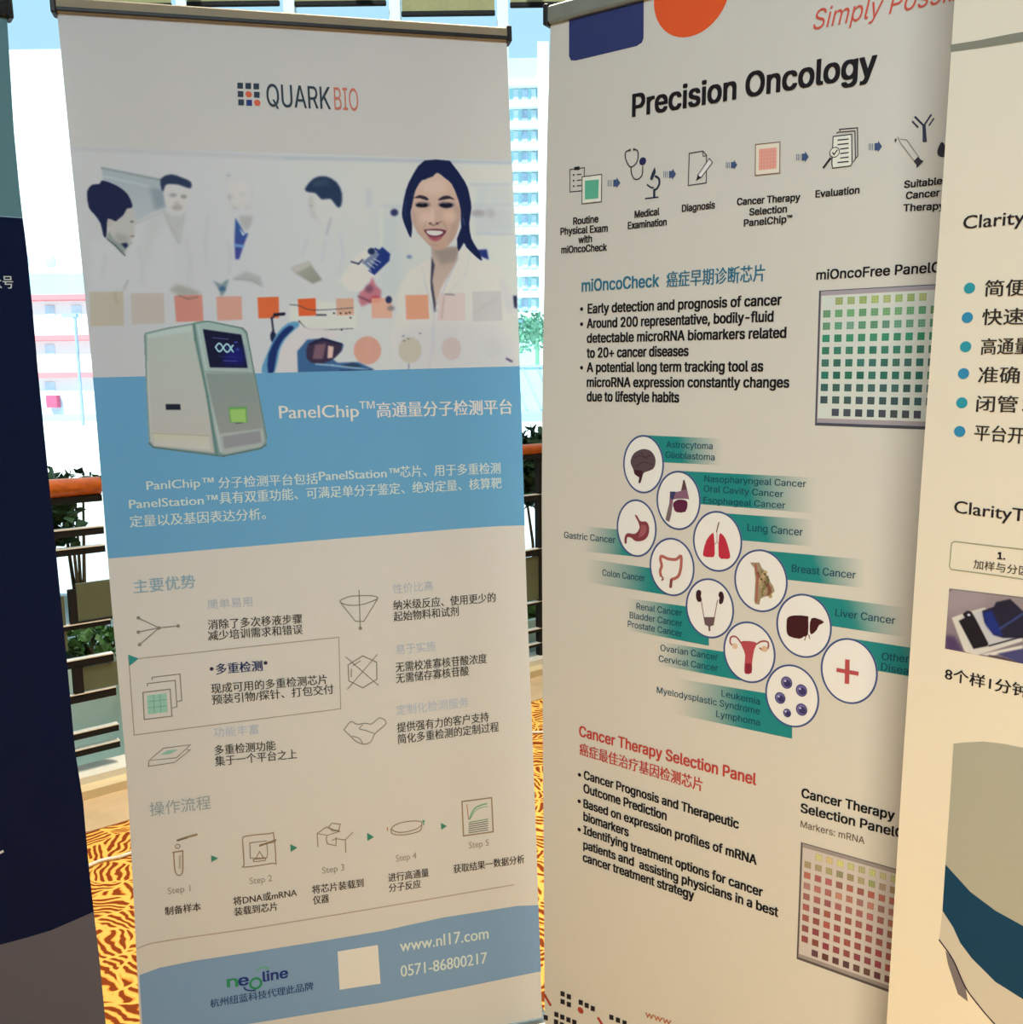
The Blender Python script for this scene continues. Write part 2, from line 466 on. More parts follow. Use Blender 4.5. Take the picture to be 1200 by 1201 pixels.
# ------------------------------------------------------------------ painted photograph (flat print) as fine colour mesh
class Paint:
    def __init__(s, x0, y0, x1, y1, k, base):
        s.x0, s.y0, s.k = x0, y0, k
        s.w, s.h = int((x1-x0)*k), int((y1-y0)*k)
        s.im = np.empty((s.h, s.w, 3)); s.im[:] = base
        s.a = np.zeros((s.h, s.w))
    def blur(s, m, r):
        if r <= 0: return m
        n = int(3*r)+1; g = np.exp(-0.5*(np.arange(-n, n+1)/r)**2); g /= g.sum()
        p = np.pad(m, n, mode='edge')
        p = sum(g[i]*p[:, i:i+m.shape[1]] for i in range(2*n+1))
        return sum(g[i]*p[i:i+m.shape[0], :] for i in range(2*n+1))
    def mask(s, pts, blur, smooth):
        if smooth: pts = resample(pts, smooth)
        P = (np.array(pts)-[s.x0, s.y0])*s.k
        pad = int(3*blur*s.k)+3
        bx0, by0 = np.floor(P.min(0)).astype(int)-pad; bx1, by1 = np.ceil(P.max(0)).astype(int)+pad
        bx0, by0 = max(bx0, 0), max(by0, 0); bx1, by1 = min(bx1, s.w), min(by1, s.h)
        if bx1 <= bx0 or by1 <= by0: return None
        X = np.arange(bx0, bx1)+0.5; m = np.zeros((by1-by0, bx1-bx0))
        for sub in (0.17, 0.5, 0.83):
            for r, y in enumerate(np.arange(by0, by1)+sub):
                q = np.roll(P, -1, 0); c = (P[:, 1] <= y) != (q[:, 1] <= y)
                if not c.any(): continue
                a, b = P[c], q[c]; xs = np.sort(a[:, 0]+(y-a[:, 1])/(b[:, 1]-a[:, 1])*(b[:, 0]-a[:, 0]))
                for i in range(0, len(xs)-1, 2):
                    m[r] += np.clip(X+0.5-xs[i], 0, 1)*np.clip(xs[i+1]-X+0.5, 0, 1)/3
        return (bx0, by0, bx1, by1), s.blur(np.clip(m, 0, 1), blur*s.k)
    def p(s, pts, rgb, blur=0.4, op=1.0, smooth=0, rgb2=None, d=(0, 1)):
        r = s.mask(pts, blur, smooth)
        if r is None: return
        (x0, y0, x1, y1), m = r; m = (m*op)[..., None]
        c = np.array(rgb, float)
        if rgb2 is not None:
            P = (np.array(pts)-[s.x0, s.y0])*s.k; t = P @ np.array(d)
            g = (np.arange(x0, x1)[None]*d[0] + np.arange(y0, y1)[:, None]*d[1] - t.min())/(np.ptp(t)+1e-6)
            g = np.clip(g, 0, 1)[..., None]; c = c*(1-g)+np.array(rgb2, float)*g
        s.im[y0:y1, x0:x1] = s.im[y0:y1, x0:x1]*(1-m)+c*m
        s.a[y0:y1, x0:x1] = np.maximum(s.a[y0:y1, x0:x1], m[..., 0])
    def l(s, pts, w, rgb, blur=0.35, op=1.0):
        P = np.array(pts, float)
        for i in range(len(P)-1):
            d = P[i+1]-P[i]; d = d/(np.linalg.norm(d)+1e-9)*w/2; n = np.array([-d[1], d[0]])
            s.p([P[i]+n-d, P[i+1]+n+d, P[i+1]-n+d, P[i]-n-d], rgb, blur, op)
    def e(s, c, rx, ry, rgb, blur=0.4, op=1.0, rgb2=None, d=(0, 1)):
        t = np.linspace(0, 2*np.pi, 24, endpoint=False)
        s.p([(c[0]+rx*math.cos(a), c[1]+ry*math.sin(a)) for a in t], rgb, blur, op, 0, rgb2, d)
    def to_mesh(s, b, name, corners, nx, ny, lay, label=None, cut=None):
        """corners TL TR BR BL seen in the picture -> colour grid on the banner face"""
        A = b.pl.uvs(corners)
        tx = np.linspace(0, 1, nx+1); ty = np.linspace(0, 1, ny+1)
        TX, TY = np.meshgrid(tx, ty)
        uv = (A[0]*((1-TX)*(1-TY))[..., None] + A[1]*(TX*(1-TY))[..., None] + A[2]*(TX*TY)[..., None] + A[3]*((1-TX)*TY)[..., None]).reshape(-1, 2)
        px = b.pl.px(uv)
        ix = np.clip((px[:, 0]-s.x0)*s.k-0.5, 0, s.w-1.001); iy = np.clip((px[:, 1]-s.y0)*s.k-0.5, 0, s.h-1.001)
        i0, j0 = ix.astype(int), iy.astype(int); fx, fy = (ix-i0)[:, None], (iy-j0)[:, None]
        def samp(a): return (a[j0, i0]*(1-fx)+a[j0, i0+1]*fx)*(1-fy)+(a[j0+1, i0]*(1-fx)+a[j0+1, i0+1]*fx)*fy
        c = samp(s.im)
        ys = [k[0] for k in b.ref]
        w = np.stack([np.interp(px[:, 1], ys, [k[1][i] for k in b.ref]) for i in range(3)], 1)
        alb = np.clip(lin(c)/lin(w)*b.white, 0.004, 0.9)
        ii = (np.arange(ny)[:, None]*(nx+1)+np.arange(nx)[None]).ravel()
        F = np.stack([ii, ii+nx+1, ii+nx+2, ii+1], 1)
        if cut is not None:
            al = samp(s.a[..., None])[:, 0]
            F = F[al[F].mean(1) > cut]
        V = b.pl.world(uv, lay*0.00018)
        used = np.unique(F); re = -np.ones(len(V), int); re[used] = np.arange(len(used))
        V = V[used]; alb = alb[used]; F = re[F]
        me = bpy.data.meshes.new(name)
        me.vertices.add(len(V)); me.vertices.foreach_set('co', V.ravel())
        me.loops.add(F.size); me.loops.foreach_set('vertex_index', F.ravel())
        me.polygons.add(len(F)); me.polygons.foreach_set('loop_start', np.arange(len(F))*4)
        me.update(calc_edges=True); me.materials.append(INK)
        at = me.color_attributes.new('Col', 'FLOAT_COLOR', 'POINT')
        cc = np.ones((len(V), 4)); cc[:, :3] = alb; at.data.foreach_set('color', cc.ravel())
        o = bpy.data.objects.new(name, me); COL.objects.link(o); o.parent = b.sheet
        if label: o['label'] = label
        return o

METAL = mat('brushed_aluminium', (150, 150, 145), 0.38, 0.85, 0.04, 30)
RAILM = mat('grey_aluminium_rail', (160, 146, 120), 0.6, 0.1, 0.04, 30)
CAPM = mat('dark_plastic_cap', (30, 32, 34), 0.5, 0, 0.1, 30)

# ================================================================== banner 1: blue and white laboratory banner
REF1 = [(0, (175, 174, 166)), (300, (190, 184, 170)), (640, (200, 190, 171)), (900, (194, 182, 158)), (1200, (198, 181, 151))]
B1 = Banner('roll_up_banner', 'white and blue roll-up banner with laboratory photo and grey benchtop machine, second from the left', 13.794, -3.084, -0.684, 1.8271, REF1)
pl = B1.pl
L1 = [(66,5),(80,150),(95,300),(108,430),(118.5,560),(130,700),(141,820),(148,900),(154,1000),(159,1100),(164,1200)]
R1 = [(594,44),(600,190),(606,300),(609.5,429),(613.5,560),(618,700),(624,850),(629,980),(632,1080),(636,1192)]
vt = pl.uv((594, 47))[1]; vb = pl.uv((636, 1193))[1]
B1.make_sheet(L1, R1, vt, vb)
B1.hardware(0.02, RAILM, CAPM, METAL, True)
BLUE = (98, 150, 174)
# blue field
B1.begin()
uL = [(109, 442.5), (114, 500), (119, 560), (127, 655)]
B1.poly([(109,442.5),(200,440),(300,437.5),(450,433),(609.5,429),(612,500),(615.5,616),(585,617),(540,620),(450,627.5),(375,633.5),(300,640),(235,645.5),(170,651.5),(127,655),(119,562),(114,500)], BLUE, 2)
B1.end('printed_blue_field', 'muted blue printed field')
B1.begin()
B1.poly([(163.5,1143.6),(187,1135),(227,1127),(300,1115.8),(375,1104),(450,1091.5),(520,1076),(570,1068.4),(606,1062.5),(631.5,1061.5),(634.5,1139),(540,1158.5),(450,1175.5),(300,1199.5),(230,1209.5),(168,1219)], (118, 138, 146), 2)
B1.end('printed_blue_band', 'grey blue printed band')
B1.begin()
B1.line(spl([(160.5,1112.6),(172,1108),(187,1104.6),(230,1098),(300,1088),(450,1063.5),(603,1037.5)], 4), 1.3, (165, 140, 110), 3)
B1.end('printed_rule', 'thin brown line')

# photo
P = Paint(80, 160, 618, 448, 2, (186, 185, 178))
# tone of the picture ground, brighter and cooler to the right
P.p([(80,160),(618,160),(618,448),(80,448)], (184,182,174), 0, 1, 0, (196,198,196), (1,0))
P.p([(85,172),(330,183),(330,187),(85,176)], (168,168,162), 2, 0.7)
P.p([(330,183),(602,189),(602,193),(330,187)], (160,166,164), 1.5, 0.8)
a = Z(80, 160, 4.615); b = Z(340, 180, 4.286); f = Z(460, 180, 10.009)
# far cabinet behind the first two people
P.p(a([(180,165),(510,230),(500,260),(520,380),(370,460),(300,300),(190,240)]), (150,160,158), 1.0, 0.9, 0, (165,172,168), (0,1))
P.l(a([(182,172),(505,238)]), 2.2, (120,132,128), 0.5, 0.7)
P.l(a([(186,215),(500,285)]), 2.5, (178,184,178), 0.8, 0.7)
P.p(a([(440,270),(530,290),(530,385),(470,400)]), (115,130,135), 2.2, 0.7)
# left assistant: coat, neck, face, hair
P.p(a([(120,560),(210,550),(320,640),(350,520),(420,450),(520,400),(560,560),(600,800),(560,850),(120,850)]), (190,189,182), 3, 0.9)
P.p(a([(205,545),(235,490),(330,560),(345,575),(318,600),(300,640)]), (128,136,126), 1.2, 0.9)
P.p(a([(215,440),(260,450),(300,400),(345,380),(362,410),(360,440),(372,465),(358,490),(360,520),(345,560),(320,585),(270,575),(230,530)]), (176,172,160), 0.8, 1, 2)
P.p(a([(255,520),(330,540),(320,590),(260,570)]), (140,140,128), 2, 0.6)
P.e(a((345,462))[0], 2.2, 1, (60,60,60), 0.5, 0.8)
P.e(a((348,540))[0], 2.6, 1.1, (120,95,90), 0.6, 0.8)
P.e(a((225,470))[0], 3.6, 6, (172,165,152), 0.8)
P.p(a([(102,300),(130,262),(170,258),(185,238),(260,265),(320,310),(348,372),(340,388),(318,392),(300,425),(270,450),(255,460),(215,445),(210,500),(205,548),(190,535),(175,470),(140,420),(112,385)]), (20,26,58), 0.5, 1, 2)
P.l(a([(212,555),(255,590),(308,645)]), 1.4, (60,72,66), 0.5, 0.9)
P.p(a([(285,580),(318,575),(325,592),(310,608)]), (30,38,66), 0.6)
P.l(a([(372,470),(440,440),(520,402)]), 1.6, (160,160,152), 1, 0.7)
P.l(a([(300,830),(325,780)]), 1.5, (140,142,132), 1, 0.8)
# second assistant
P.p(a([(515,300),(525,260),(600,250),(662,280),(660,340),(640,385),(600,410),(560,400),(530,370)]), (190,186,176), 1.0, 1, 2)
P.p(a([(500,230),(555,205),(620,225),(662,245),(668,270),(655,282),(600,262),(545,258),(525,268),(515,298),(505,285)]), (36,48,72), 0.8, 1, 2)
P.e(a((568,318))[0], 4.2, 2.2, (130,132,125), 1.0, 0.8); P.e(a((625,326))[0], 3.6, 2.2, (120,124,118), 1.0, 0.8)
P.e(a((590,385))[0], 6.5, 3.4, (150,142,132), 1.4, 0.8); P.e(a((588,360))[0], 2.6, 2.0, (160,154,142), 1.0, 0.7)
P.p(a([(510,395),(560,430),(610,430),(640,400),(615,500),(600,580),(560,520)]), (168,168,158), 1.6, 0.7)
P.l(a([(520,410),(560,500),(600,580)]), 1.6, (158,158,148), 1, 0.7)
P.l(a([(605,575),(628,430)]), 1.5, (165,165,156), 1, 0.6)
# third assistant
P.e(a((915,320))[0], 13, 16, (188,186,178), 2.5, 0.9)
P.e(a((868,212))[0], 2.6, 1.6, (150,152,146), 0.9, 0.7)
P.e(a((885,325))[0], 3.6, 2.6, (125,132,128), 1.1, 0.8); P.e(a((942,315))[0], 3.6, 2.6, (140,148,142), 1.1, 0.7)
P.e(a((910,382))[0], 4.5, 3, (152,148,140), 1.2, 0.8); P.e(a((955,375))[0], 5, 4, (160,162,154), 1.4, 0.7)
P.p(a([(925,430),(1000,430),(990,480),(965,515),(935,480)]), (160,158,148), 1.4, 0.8)
P.p(a([(905,440),(935,490),(950,520),(975,525),(950,590),(925,665),(905,665),(900,560)]), (40,84,132), 0.9, 1, 0, (60,60,130))
P.p(a([(925,495),(950,525),(975,510),(945,540)]), (200,204,206), 0.7)
P.l(a([(905,590),(945,595)]), 3, (120,160,190), 1, 0.9)
P.p(a([(885,775),(960,730),(1040,760),(1055,810),(960,780)]), (158,158,150), 1.5, 0.8)
P.l(a([(900,770),(1000,778),(1050,812)]), 1.2, (140,142,135), 0.8, 0.7)
P.p(a([(545,830),(590,800),(660,820),(725,850),(680,865),(600,862)]), (150,148,134), 1.8, 0.8)
P.p(a([(785,780),(825,800),(870,770),(850,840),(830,870),(815,830)]), (110,130,128), 1.0, 0.9)
P.e(a((835,825))[0], 4, 3, (60,90,120), 0.8, 0.9)
# fourth assistant (facing away)
P.p(b([(95,210),(140,200),(250,260),(235,320),(190,350),(130,330),(100,270)]), (193,192,184), 1.6, 0.9, 2)
P.p(b([(75,178),(120,125),(180,115),(235,145),(262,200),(258,262),(238,270),(205,228),(160,232),(130,200),(95,195)]), (34,50,74), 0.9, 1, 2)
P.p(b([(110,145),(180,128),(200,150),(130,170)]), (70,90,100), 2, 0.5)
P.l(b([(205,330),(185,405)]), 2.2, (150,152,145), 1.3, 0.7)
P.p(b([(5,575),(95,543),(162,635),(115,655),(30,605)]), (160,158,142), 1.0, 0.95, 0, (130,128,112), (1,1))
P.p(b([(5,575),(95,543),(110,560),(30,600)]), (178,176,162), 1.2, 0.9)
P.p(a([(868,265),(905,240),(960,245),(990,290),(985,350),(960,395),(915,400),(880,360)]), (194,190,180), 1.5, .8, 2)
P.p(a([(868,290),(880,360),(905,395),(890,380),(868,340)]), (158,158,148), 1.2, .6); P.p(a([(965,250),(995,300),(985,370),(1000,300)]), (170,170,162), 1.5, .7)
P.p(b([(92,215),(120,208),(118,290),(150,340),(110,320),(98,275)]), (172,166,154), 1.8, .6); P.l(b([(100,262),(112,262)]), 1.2, (140,136,128), .8, .8)
for q in ([(380,600),(400,700),(395,800)], [(640,560),(660,680),(650,800)], [(760,430),(740,560),(750,700)], [(860,560),(880,640),(870,740)], [(200,640),(190,760)]): P.l(a(q), 1.6, (166,166,158), 1.8, .55)
for q in ([(250,400),(270,520),(240,600)], [(90,420),(60,520)], [(180,440),(160,540)]): P.l(b(q), 1.8, (166,168,162), 1.8, .5)
P.p(a([(420,450),(520,400),(540,470),(460,560),(430,700),(400,600)]), (172,172,164), 4, .4)
# shelves behind the woman
for q in ([(450,262),(560,262),(560,272),(450,272)], [(900,150),(1110,150),(1110,162),(900,162)], [(900,255),(1115,250),(1115,262),(900,266)], [(930,395),(1125,400),(1125,412),(930,408)]):
    P.p(b(q), (170,174,170), 1.6, 0.8)
P.p(b([(440,290),(560,290),(560,700),(440,700)]), (182,188,182), 6, 0.7)
P.p(b([(455,262),(465,262),(465,560),(450,560)]), (200,202,198), 1.5, 0.8)
P.p(b([(930,160),(1110,160),(1115,250),(930,255)]), (178,184,180), 3, 0.6)
P.p(b([(930,265),(1118,262),(1120,395),(930,395)]), (176,180,174), 3, 0.6)
P.e(b((945,300))[0], 9, 3.6, (138,130,126), 2, 0.7); P.e(b((1010,300))[0], 5, 6, (160,156,150), 2, 0.6)
P.p(b([(385,180),(410,180),(410,270),(385,270)]), (172,174,168), 2.2, 0.6)
P.e(b((525,297))[0], 4.6, 4.2, (44,50,88), 0.9); P.e(b((600,520))[0], 3.2, 2.2, (110,130,148), 0.9)
# woman's coat
COAT = (203,200,198)
P.p(b([(540,800),(545,690),(590,600),(700,530),(740,500),(860,470),(960,520),(1060,580),(1110,660),(1135,760),(1150,1060),(1100,1080),(520,1085),(505,900)]), COAT, 1.2, 1, 0, (196,193,190), (0,1))
P.p(b([(560,900),(700,860),(1050,860),(1130,1000),(1100,1080),(540,1085)]), (188,186,184), 5, 0.6)
P.p(b([(1055,600),(1100,670),(1130,800),(1090,800),(1060,700)]), (184,182,182), 3, 0.6)
# back chair, blue block right of the hair
P.p(b([(930,485),(990,482),(1000,535),(965,520),(935,500)]), (34,48,104), 0.8)
P.p(b([(1122,715),(1140,715),(1142,780),(1128,775)]), (30,34,60), 0.9)
# neck and chest
P.p(b([(712,470),(850,470),(835,560),(780,650),(735,775),(705,640),(712,560)]), (170,152,136), 0.8, 1, 0, (190,166,148))
P.p(b([(720,480),(850,470),(840,540),(760,560)]), (132,120,110), 2.2, 0.75)
P.p(b([(712,520),(728,560),(716,640),(738,790),(725,800),(706,680)]), (58,58,70), 0.6)
P.p(b([(860,465),(910,490),(880,620),(780,720),(725,805),(760,680),(800,610),(840,540)]), (208,205,203), 0.8)
P.l(b([(850,520),(800,620),(742,760)]), 1.4, (160,156,152), 0.8, 0.8)
P.l(b([(905,500),(880,610),(800,700)]), 1.6, (176,174,174), 1.2, 0.7)
P.p(b([(660,560),(706,530),(702,640),(725,790),(705,740),(680,640)]), (207,204,201), 0.8)
P.l(b([(665,570),(690,680),(722,800)]), 1.3, (172,170,168), 1.0, 0.7)
P.l(b([(725,800),(718,960),(700,1080)]), 1.6, (178,176,174), 1.2, 0.7)
# hair behind, face, features
HAIR = (18,28,62)
P.p(f([(380,85),(640,85),(700,120),(850,330),(905,480),(930,640),(905,820),(930,1000),(1000,1120),(1060,1260),(980,1210),(870,1100),(840,1050),(780,1150),(760,1000),(800,700),(300,260),(235,480),(215,700),(235,830),(222,990),(180,920),(120,760),(120,640),(160,440),(250,240)]), HAIR, 0.35, 1, 2)
SKIN = (196,168,146)
P.p(f([(530,225),(620,290),(700,360),(760,500),(805,640),(790,800),(745,960),(660,1080),(560,1135),(470,1110),(360,1000),(280,900),(232,780),(225,650),(250,480),(300,370),(400,300),(480,270)]), SKIN, 0.4, 1, 2, (178,146,126), (0.5,1))
P.p(f([(740,600),(805,640),(790,800),(745,960),(650,1085),(690,900)]), (160,136,118), 2.0, 0.6)
P.p(f([(225,650),(280,700),(300,880),(380,1010),(300,930),(235,800)]), (166,142,124), 1.6, 0.6)
P.e(f((400,760))[0], 8, 7, (208,180,158), 2.2, 0.6); P.e(f((680,740))[0], 8, 7, (206,178,152), 2.2, 0.6)
P.e(f((500,400))[0], 14, 8, (206,182,158), 3, 0.6)
P.p(f([(255,525),(320,490),(400,510),(430,545),(400,550),(320,525)]), (42,34,44), 0.4, 1, 2)
P.p(f([(535,550),(590,505),(670,498),(735,548),(680,532),(600,545)]), (42,34,44), 0.4, 1, 2)
P.p(f([(270,590),(340,565),(440,580),(440,620),(330,640),(280,625)]), (112,98,100), 0.8, 0.8, 2)
P.p(f([(535,590),(600,565),(720,580),(730,620),(640,650),(560,630)]), (112,98,104), 0.8, 0.8, 2)
P.p(f([(278,602),(330,580),(415,592),(405,628),(340,632),(290,622)]), (20,18,26), 0.35, 1, 2)
P.p(f([(550,602),(620,578),(705,592),(700,626),(640,640),(580,628)]), (20,20,34), 0.35, 1, 2)
P.e(f((350,585))[0], 2.8, 0.6, (160,150,150), 0.4, 0.6); P.e(f((630,583))[0], 2.8, 0.6, (150,145,152), 0.4, 0.6)
P.p(f([(455,640),(490,640),(500,780),(460,800),(440,760)]), (206,178,158), 1.2, 0.7)
P.l(f([(430,820),(480,845),(530,830),(575,800)]), 1.1, (110,80,74), 0.5, 0.9)
P.e(f((448,822))[0], 1.6, 1.0, (84,58,56), 0.4); P.e(f((528,820))[0], 1.8, 1.1, (84,58,56), 0.4)
P.l(f([(395,800),(370,880)]), 1.4, (165,130,116), 0.9, 0.6); P.l(f([(600,800),(640,890)]), 1.4, (150,118,104), 0.9, 0.6)
P.p(f([(370,900),(430,890),(520,885),(635,905),(600,965),(540,1015),(480,1010),(420,965)]), (96,44,56), 0.45, 1, 2)
P.p(f([(400,910),(500,905),(600,918),(560,955),(490,965),(430,950)]), (232,206,204), 0.35, 1, 2)
P.p(f([(415,975),(500,985),(590,970),(540,1025),(480,1030)]), (160,84,94), 0.6, 0.9, 2)
P.l(f([(440,1060),(520,1075)]), 1.4, (150,118,104), 1.0, 0.6)
P.p(f([(380,85),(640,85),(700,120),(850,330),(905,480),(900,700),(840,720),(800,640),(770,500),(700,350),(620,280),(545,220),(400,285),(320,350),(270,440),(235,480),(160,440),(250,240)]), HAIR, 0.35, 1, 2)
P.l(f([(300,330),(260,420),(215,640)]), 2.4, HAIR, 0.5)
P.p(f([(220,480),(238,500),(215,700),(222,760),(180,600)]), HAIR, 0.5)
P.l(f([(830,760),(850,840)]), 1.0, (90,100,150), 0.6, 0.7)
P.l(f([(160,560),(150,740)]), 1.2, (50,70,120), 0.8, 0.6)
# microscope head, upper right of centre
P.p(b([(330,520),(400,470),(505,520),(420,620),(380,690),(300,690),(250,640)]), (206,204,198), 1.0, 0.9)
P.p(b([(430,500),(465,470),(505,505),(500,540),(425,612),(395,590)]), (28,48,108), 0.6)
P.p(b([(362,548),(430,492),(450,505),(400,585)]), (110,120,140), 0.6)
for i in range(4): P.l(b([(375+16*i,560-10*i),(408+16*i,590-14*i)]), 1.0, (215,215,212), 0.4, 0.8)
P.e(b((410,492))[0], 4.4, 4, (30,42,76), 0.6)
P.l(b([(310,545),(345,555),(365,535)]), 1.8, (40,46,66), 0.5); P.l(b([(430,480),(460,500)]), 2.4, (30,48,98), 0.5)
P.p(b([(350,700),(390,670),(415,620),(430,660),(460,690),(455,740),(410,750),(360,770),(345,740)]), (176,96,104), 1.2, 0.85)
P.e(b((430,735))[0], 6.5, 4.5, (178,58,70), 1.2, 0.8); P.e(b((398,680))[0], 5, 5, (110,70,90), 1.5, 0.8)
P.l(b([(345,718),(405,745)]), 2.0, (90,50,66), 0.9, 0.8)
# squares row
P.p(b([(0,760),(150,740),(330,760),(340,880),(60,890),(0,860)]), (205,203,198), 2, 0.6)
SQ = [(a([(115,842),(298,838),(303,1025),(120,1028)]), (176,164,138), .82), (a([(340,850),(518,848),(522,1012),(345,1018)]), (178,166,148), .8),
      (a([(573,862),(725,857),(732,1000),(585,1005)]), (192,124,104), .92), (a([(802,868),(938,865),(942,992),(808,997)]), (198,142,118), .9),
      (a([(1025,872),(1140,868),(1142,983),(1030,985)]), (206,96,52), 1)]
for q, c, op in SQ: P.p(q, c, 0.5, op)
P.l(a([(600,862),(650,880),(700,870)]), 1.6, (110,96,84), 0.8, 0.7); P.l(a([(250,850),(262,900)]), 2, (150,136,100), 1.2, 0.5)
SQ = [(b([(40,732),(130,727),(132,815),(45,818)]), (210,90,44), 1), (b([(232,730),(320,727),(322,812),(235,815)]), (196,150,118), .9),
      (b([(410,728),(512,725),(514,828),(412,828)]), (208,152,122), .85), (b([(580,712),(695,710),(700,832),(585,835)]), (210,146,114), 1),
      (b([(752,705),(880,700),(882,840),(740,842)]), (200,178,164), .75), (b([(918,695),(1062,690),(1068,840),(918,845)]), (182,178,168), .8)]
for q, c, op in SQ: P.p(q, c, 0.5, op)
P.l(b([(780,708),(825,710)]), 1.3, (90,80,80), 0.6, 0.8); P.l(b([(775,720),(762,830)]), 1.3, (150,120,110), 1, 0.6)
P.l(b([(930,800),(1050,720)]), 1.6, (165,160,150), 1.5, 0.6)
P.e(b((497,735))[0], 3.8, 4.4, (40,50,84), 0.7); P.e(b((508,778))[0], 4.4, 3, (120,110,106), 1.0, 0.8)
# circle row
for c, r, col, op in (((390,990),(16.2,16.6),(196,146,124),1), ((604,988),(13.6,15.5),(178,170,146),.85), ((812,982),(11.5,13.5),(186,166,152),.7), ((1022,980),(10.5,12),(186,184,172),.6)):
    P.e(b(c)[0], r[0], r[1], col, 0.6, op)
P.l(b([(395,930),(395,1050)]), 1.5, (206,160,138), 2, 0.5)
for q in ((570,918),(596,932),(575,942),(655,905)): P.e(b(q)[0], 1.6, 0.8, (90,92,88), 0.5, 0.8)
P.l(b([(598,1060),(598,1085)]), 1.2, (100,110,124), 0.5); P.l(b([(1090,1032),(1115,1045)]), 2, (60,50,80), 0.7)
# lower microscope stage and curved arm
P.l(b(spl([(0,760),(50,766),(95,785),(180,786),(318,776)])), 0.9, (60,62,66), 0.4, 0.85)
P.l(b([(135,812),(180,812)]), 1.8, (50,52,60), 0.5); P.l(b(spl([(48,845),(90,880),(180,886),(318,880)])), 0.8, (70,66,60), 0.4, 0.9)
for q in ((222,803),(255,803),(283,803),(300,800),(48,845),(260,886),(305,826)): P.e(b(q)[0], 1.3, 1.1, (60,44,44), 0.3)
P.l(a([(1100,1075),(1110,1050),(1102,985),(1120,968),(1165,965)]), 2.2, (28,34,52), 0.4)
P.l(a([(1118,965),(1168,960)]), 3.2, (20,24,40), 0.4); P.e(a((1110,1085))[0], 3.4, 6.5, (22,30,58), 0.6)
g = Z(300, 280, 3.333)
P.p(g([(22,522),(40,460),(80,375),(125,330),(165,325),(168,345),(130,375),(95,430),(75,522)]), (88,140,166), 0.6, 1, 2)
P.p(g([(48,522),(50,450),(90,375),(130,340),(150,350),(110,390),(85,440),(70,522)]), (20,42,92), 0.6, 1, 2)
P.p(g([(85,522),(100,430),(165,345),(250,345),(330,380),(300,395),(210,400),(170,440),(165,522)]), (198,190,184), 1.2, 0.9)
P.p(g([(165,525),(162,440),(200,395),(270,388),(345,415),(335,440),(300,470),(320,485),(400,482),(465,512),(380,520)]), (56,92,128), 0.7, 1)
P.p(g([(200,470),(205,410),(270,392),(338,420),(320,455),(290,478),(240,490)]), (54,42,62), 0.7, 1, 2)
P.p(g([(222,470),(232,415),(275,410),(262,470)]), (120,88,96), 0.8, 0.9); P.p(g([(283,418),(305,422),(300,465),(280,468)]), (206,172,156), 0.5)
P.l(g([(215,412),(260,392),(335,412)]), 2.4, (24,30,56), 0.5); P.p(g([(330,495),(380,484),(420,498),(370,506)]), (40,60,84), 0.6)
P.l(g([(235,490),(300,495),(440,512)]), 1.6, (150,180,190), 0.6); P.l(g([(330,515),(455,514)]), 2.0, (40,56,90), 0.5)
P.to_mesh(B1, 'printed_photo', [(82, 171.5), (600.5, 188.5), (610, 429.5), (109.5, 443)], 560, 280, 3,
          'laboratory photo, smiling dark-haired woman in white coat beside a microscope')

# benchtop machine
D = Paint(160, 370, 320, 545, 3, (150, 158, 150)); d = Z(150, 360, 6.316)
D.p(d([(128,190),(300,150),(470,122),(560,105),(600,106),(850,155),(880,180),(900,300),(1030,980),(1025,1030),(985,1050),(700,1105),(650,1095),(180,1040),(155,1010),(135,600),(118,210)]), (118,140,132), 0.5)
D.p(d([(140,200),(300,165),(478,132),(500,230),(580,640),(640,1080),(190,1030),(168,990),(145,600)]), (168,176,160), 0.5, 1, 0, (176,170,156), (0,1))
D.p(d([(140,200),(300,165),(470,140),(475,180),(150,230)]), (176,190,176), 1.2, 0.8)
D.l(d([(140,200),(300,160),(478,128)]), 1.0, (110,134,118), 0.4, 0.8)
D.p(d([(180,930),(600,955),(610,1060),(200,1020)]), (186,180,152), 0.8, 0.9, 0, (188,186,170))
D.l(d([(175,935),(600,955)]), 0.8, (150,146,122), 0.4, 0.8); D.l(d([(145,400),(170,1000)]), 1.4, (190,192,178), 0.6, 0.6)
D.p(d([(500,130),(600,112),(840,165),(870,200),(900,340),(1015,990),(990,1035),(720,1090),(680,1075),(640,900)]), (150,170,156), 0.5, 1, 0, (160,164,152))
D.l(d([(488,130),(500,240),(590,660),(660,1090)]), 2.6, (86,118,106), 0.6, 0.9)
D.l(d([(520,135),(540,250),(620,660),(690,1070)]), 1.6, (170,186,172), 0.6, 0.7)
D.p(d([(575,490),(930,495),(990,780),(995,900),(680,940),(620,700)]), (126,138,126), 0.8, 1, 0, (138,140,130))
D.l(d([(560,478),(930,490)]), 0.9, (110,124,112), 0.5, 0.8)
D.p(d([(556,165),(840,205),(888,452),(608,448)]), (12,14,44), 0.5)
D.p(d([(740,300),(850,290),(870,430),(700,420)]), (20,22,108), 3, 0.8)
D.l(d([(630,228),(745,240)]), 0.9, (80,84,130), 0.3); D.l(d([(710,398),(810,402)]), 0.9, (70,74,140), 0.3); D.l(d([(670,365),(810,372)]), 0.5, (50,54,120), 0.3)
for ph in (0, 1):
    w = [(650+130*t, 298+30*math.sin(2*math.pi*t*1.15+math.pi*ph)+t*10) for t in np.linspace(0, 1, 18)]
    D.l(d(w), 1.5, (165,205,225), 0.3)
for k in range(7): D.l(d([(665+17*k,280),(665+17*k,325)]), 0.4, (120,170,200), 0.2, 0.6)
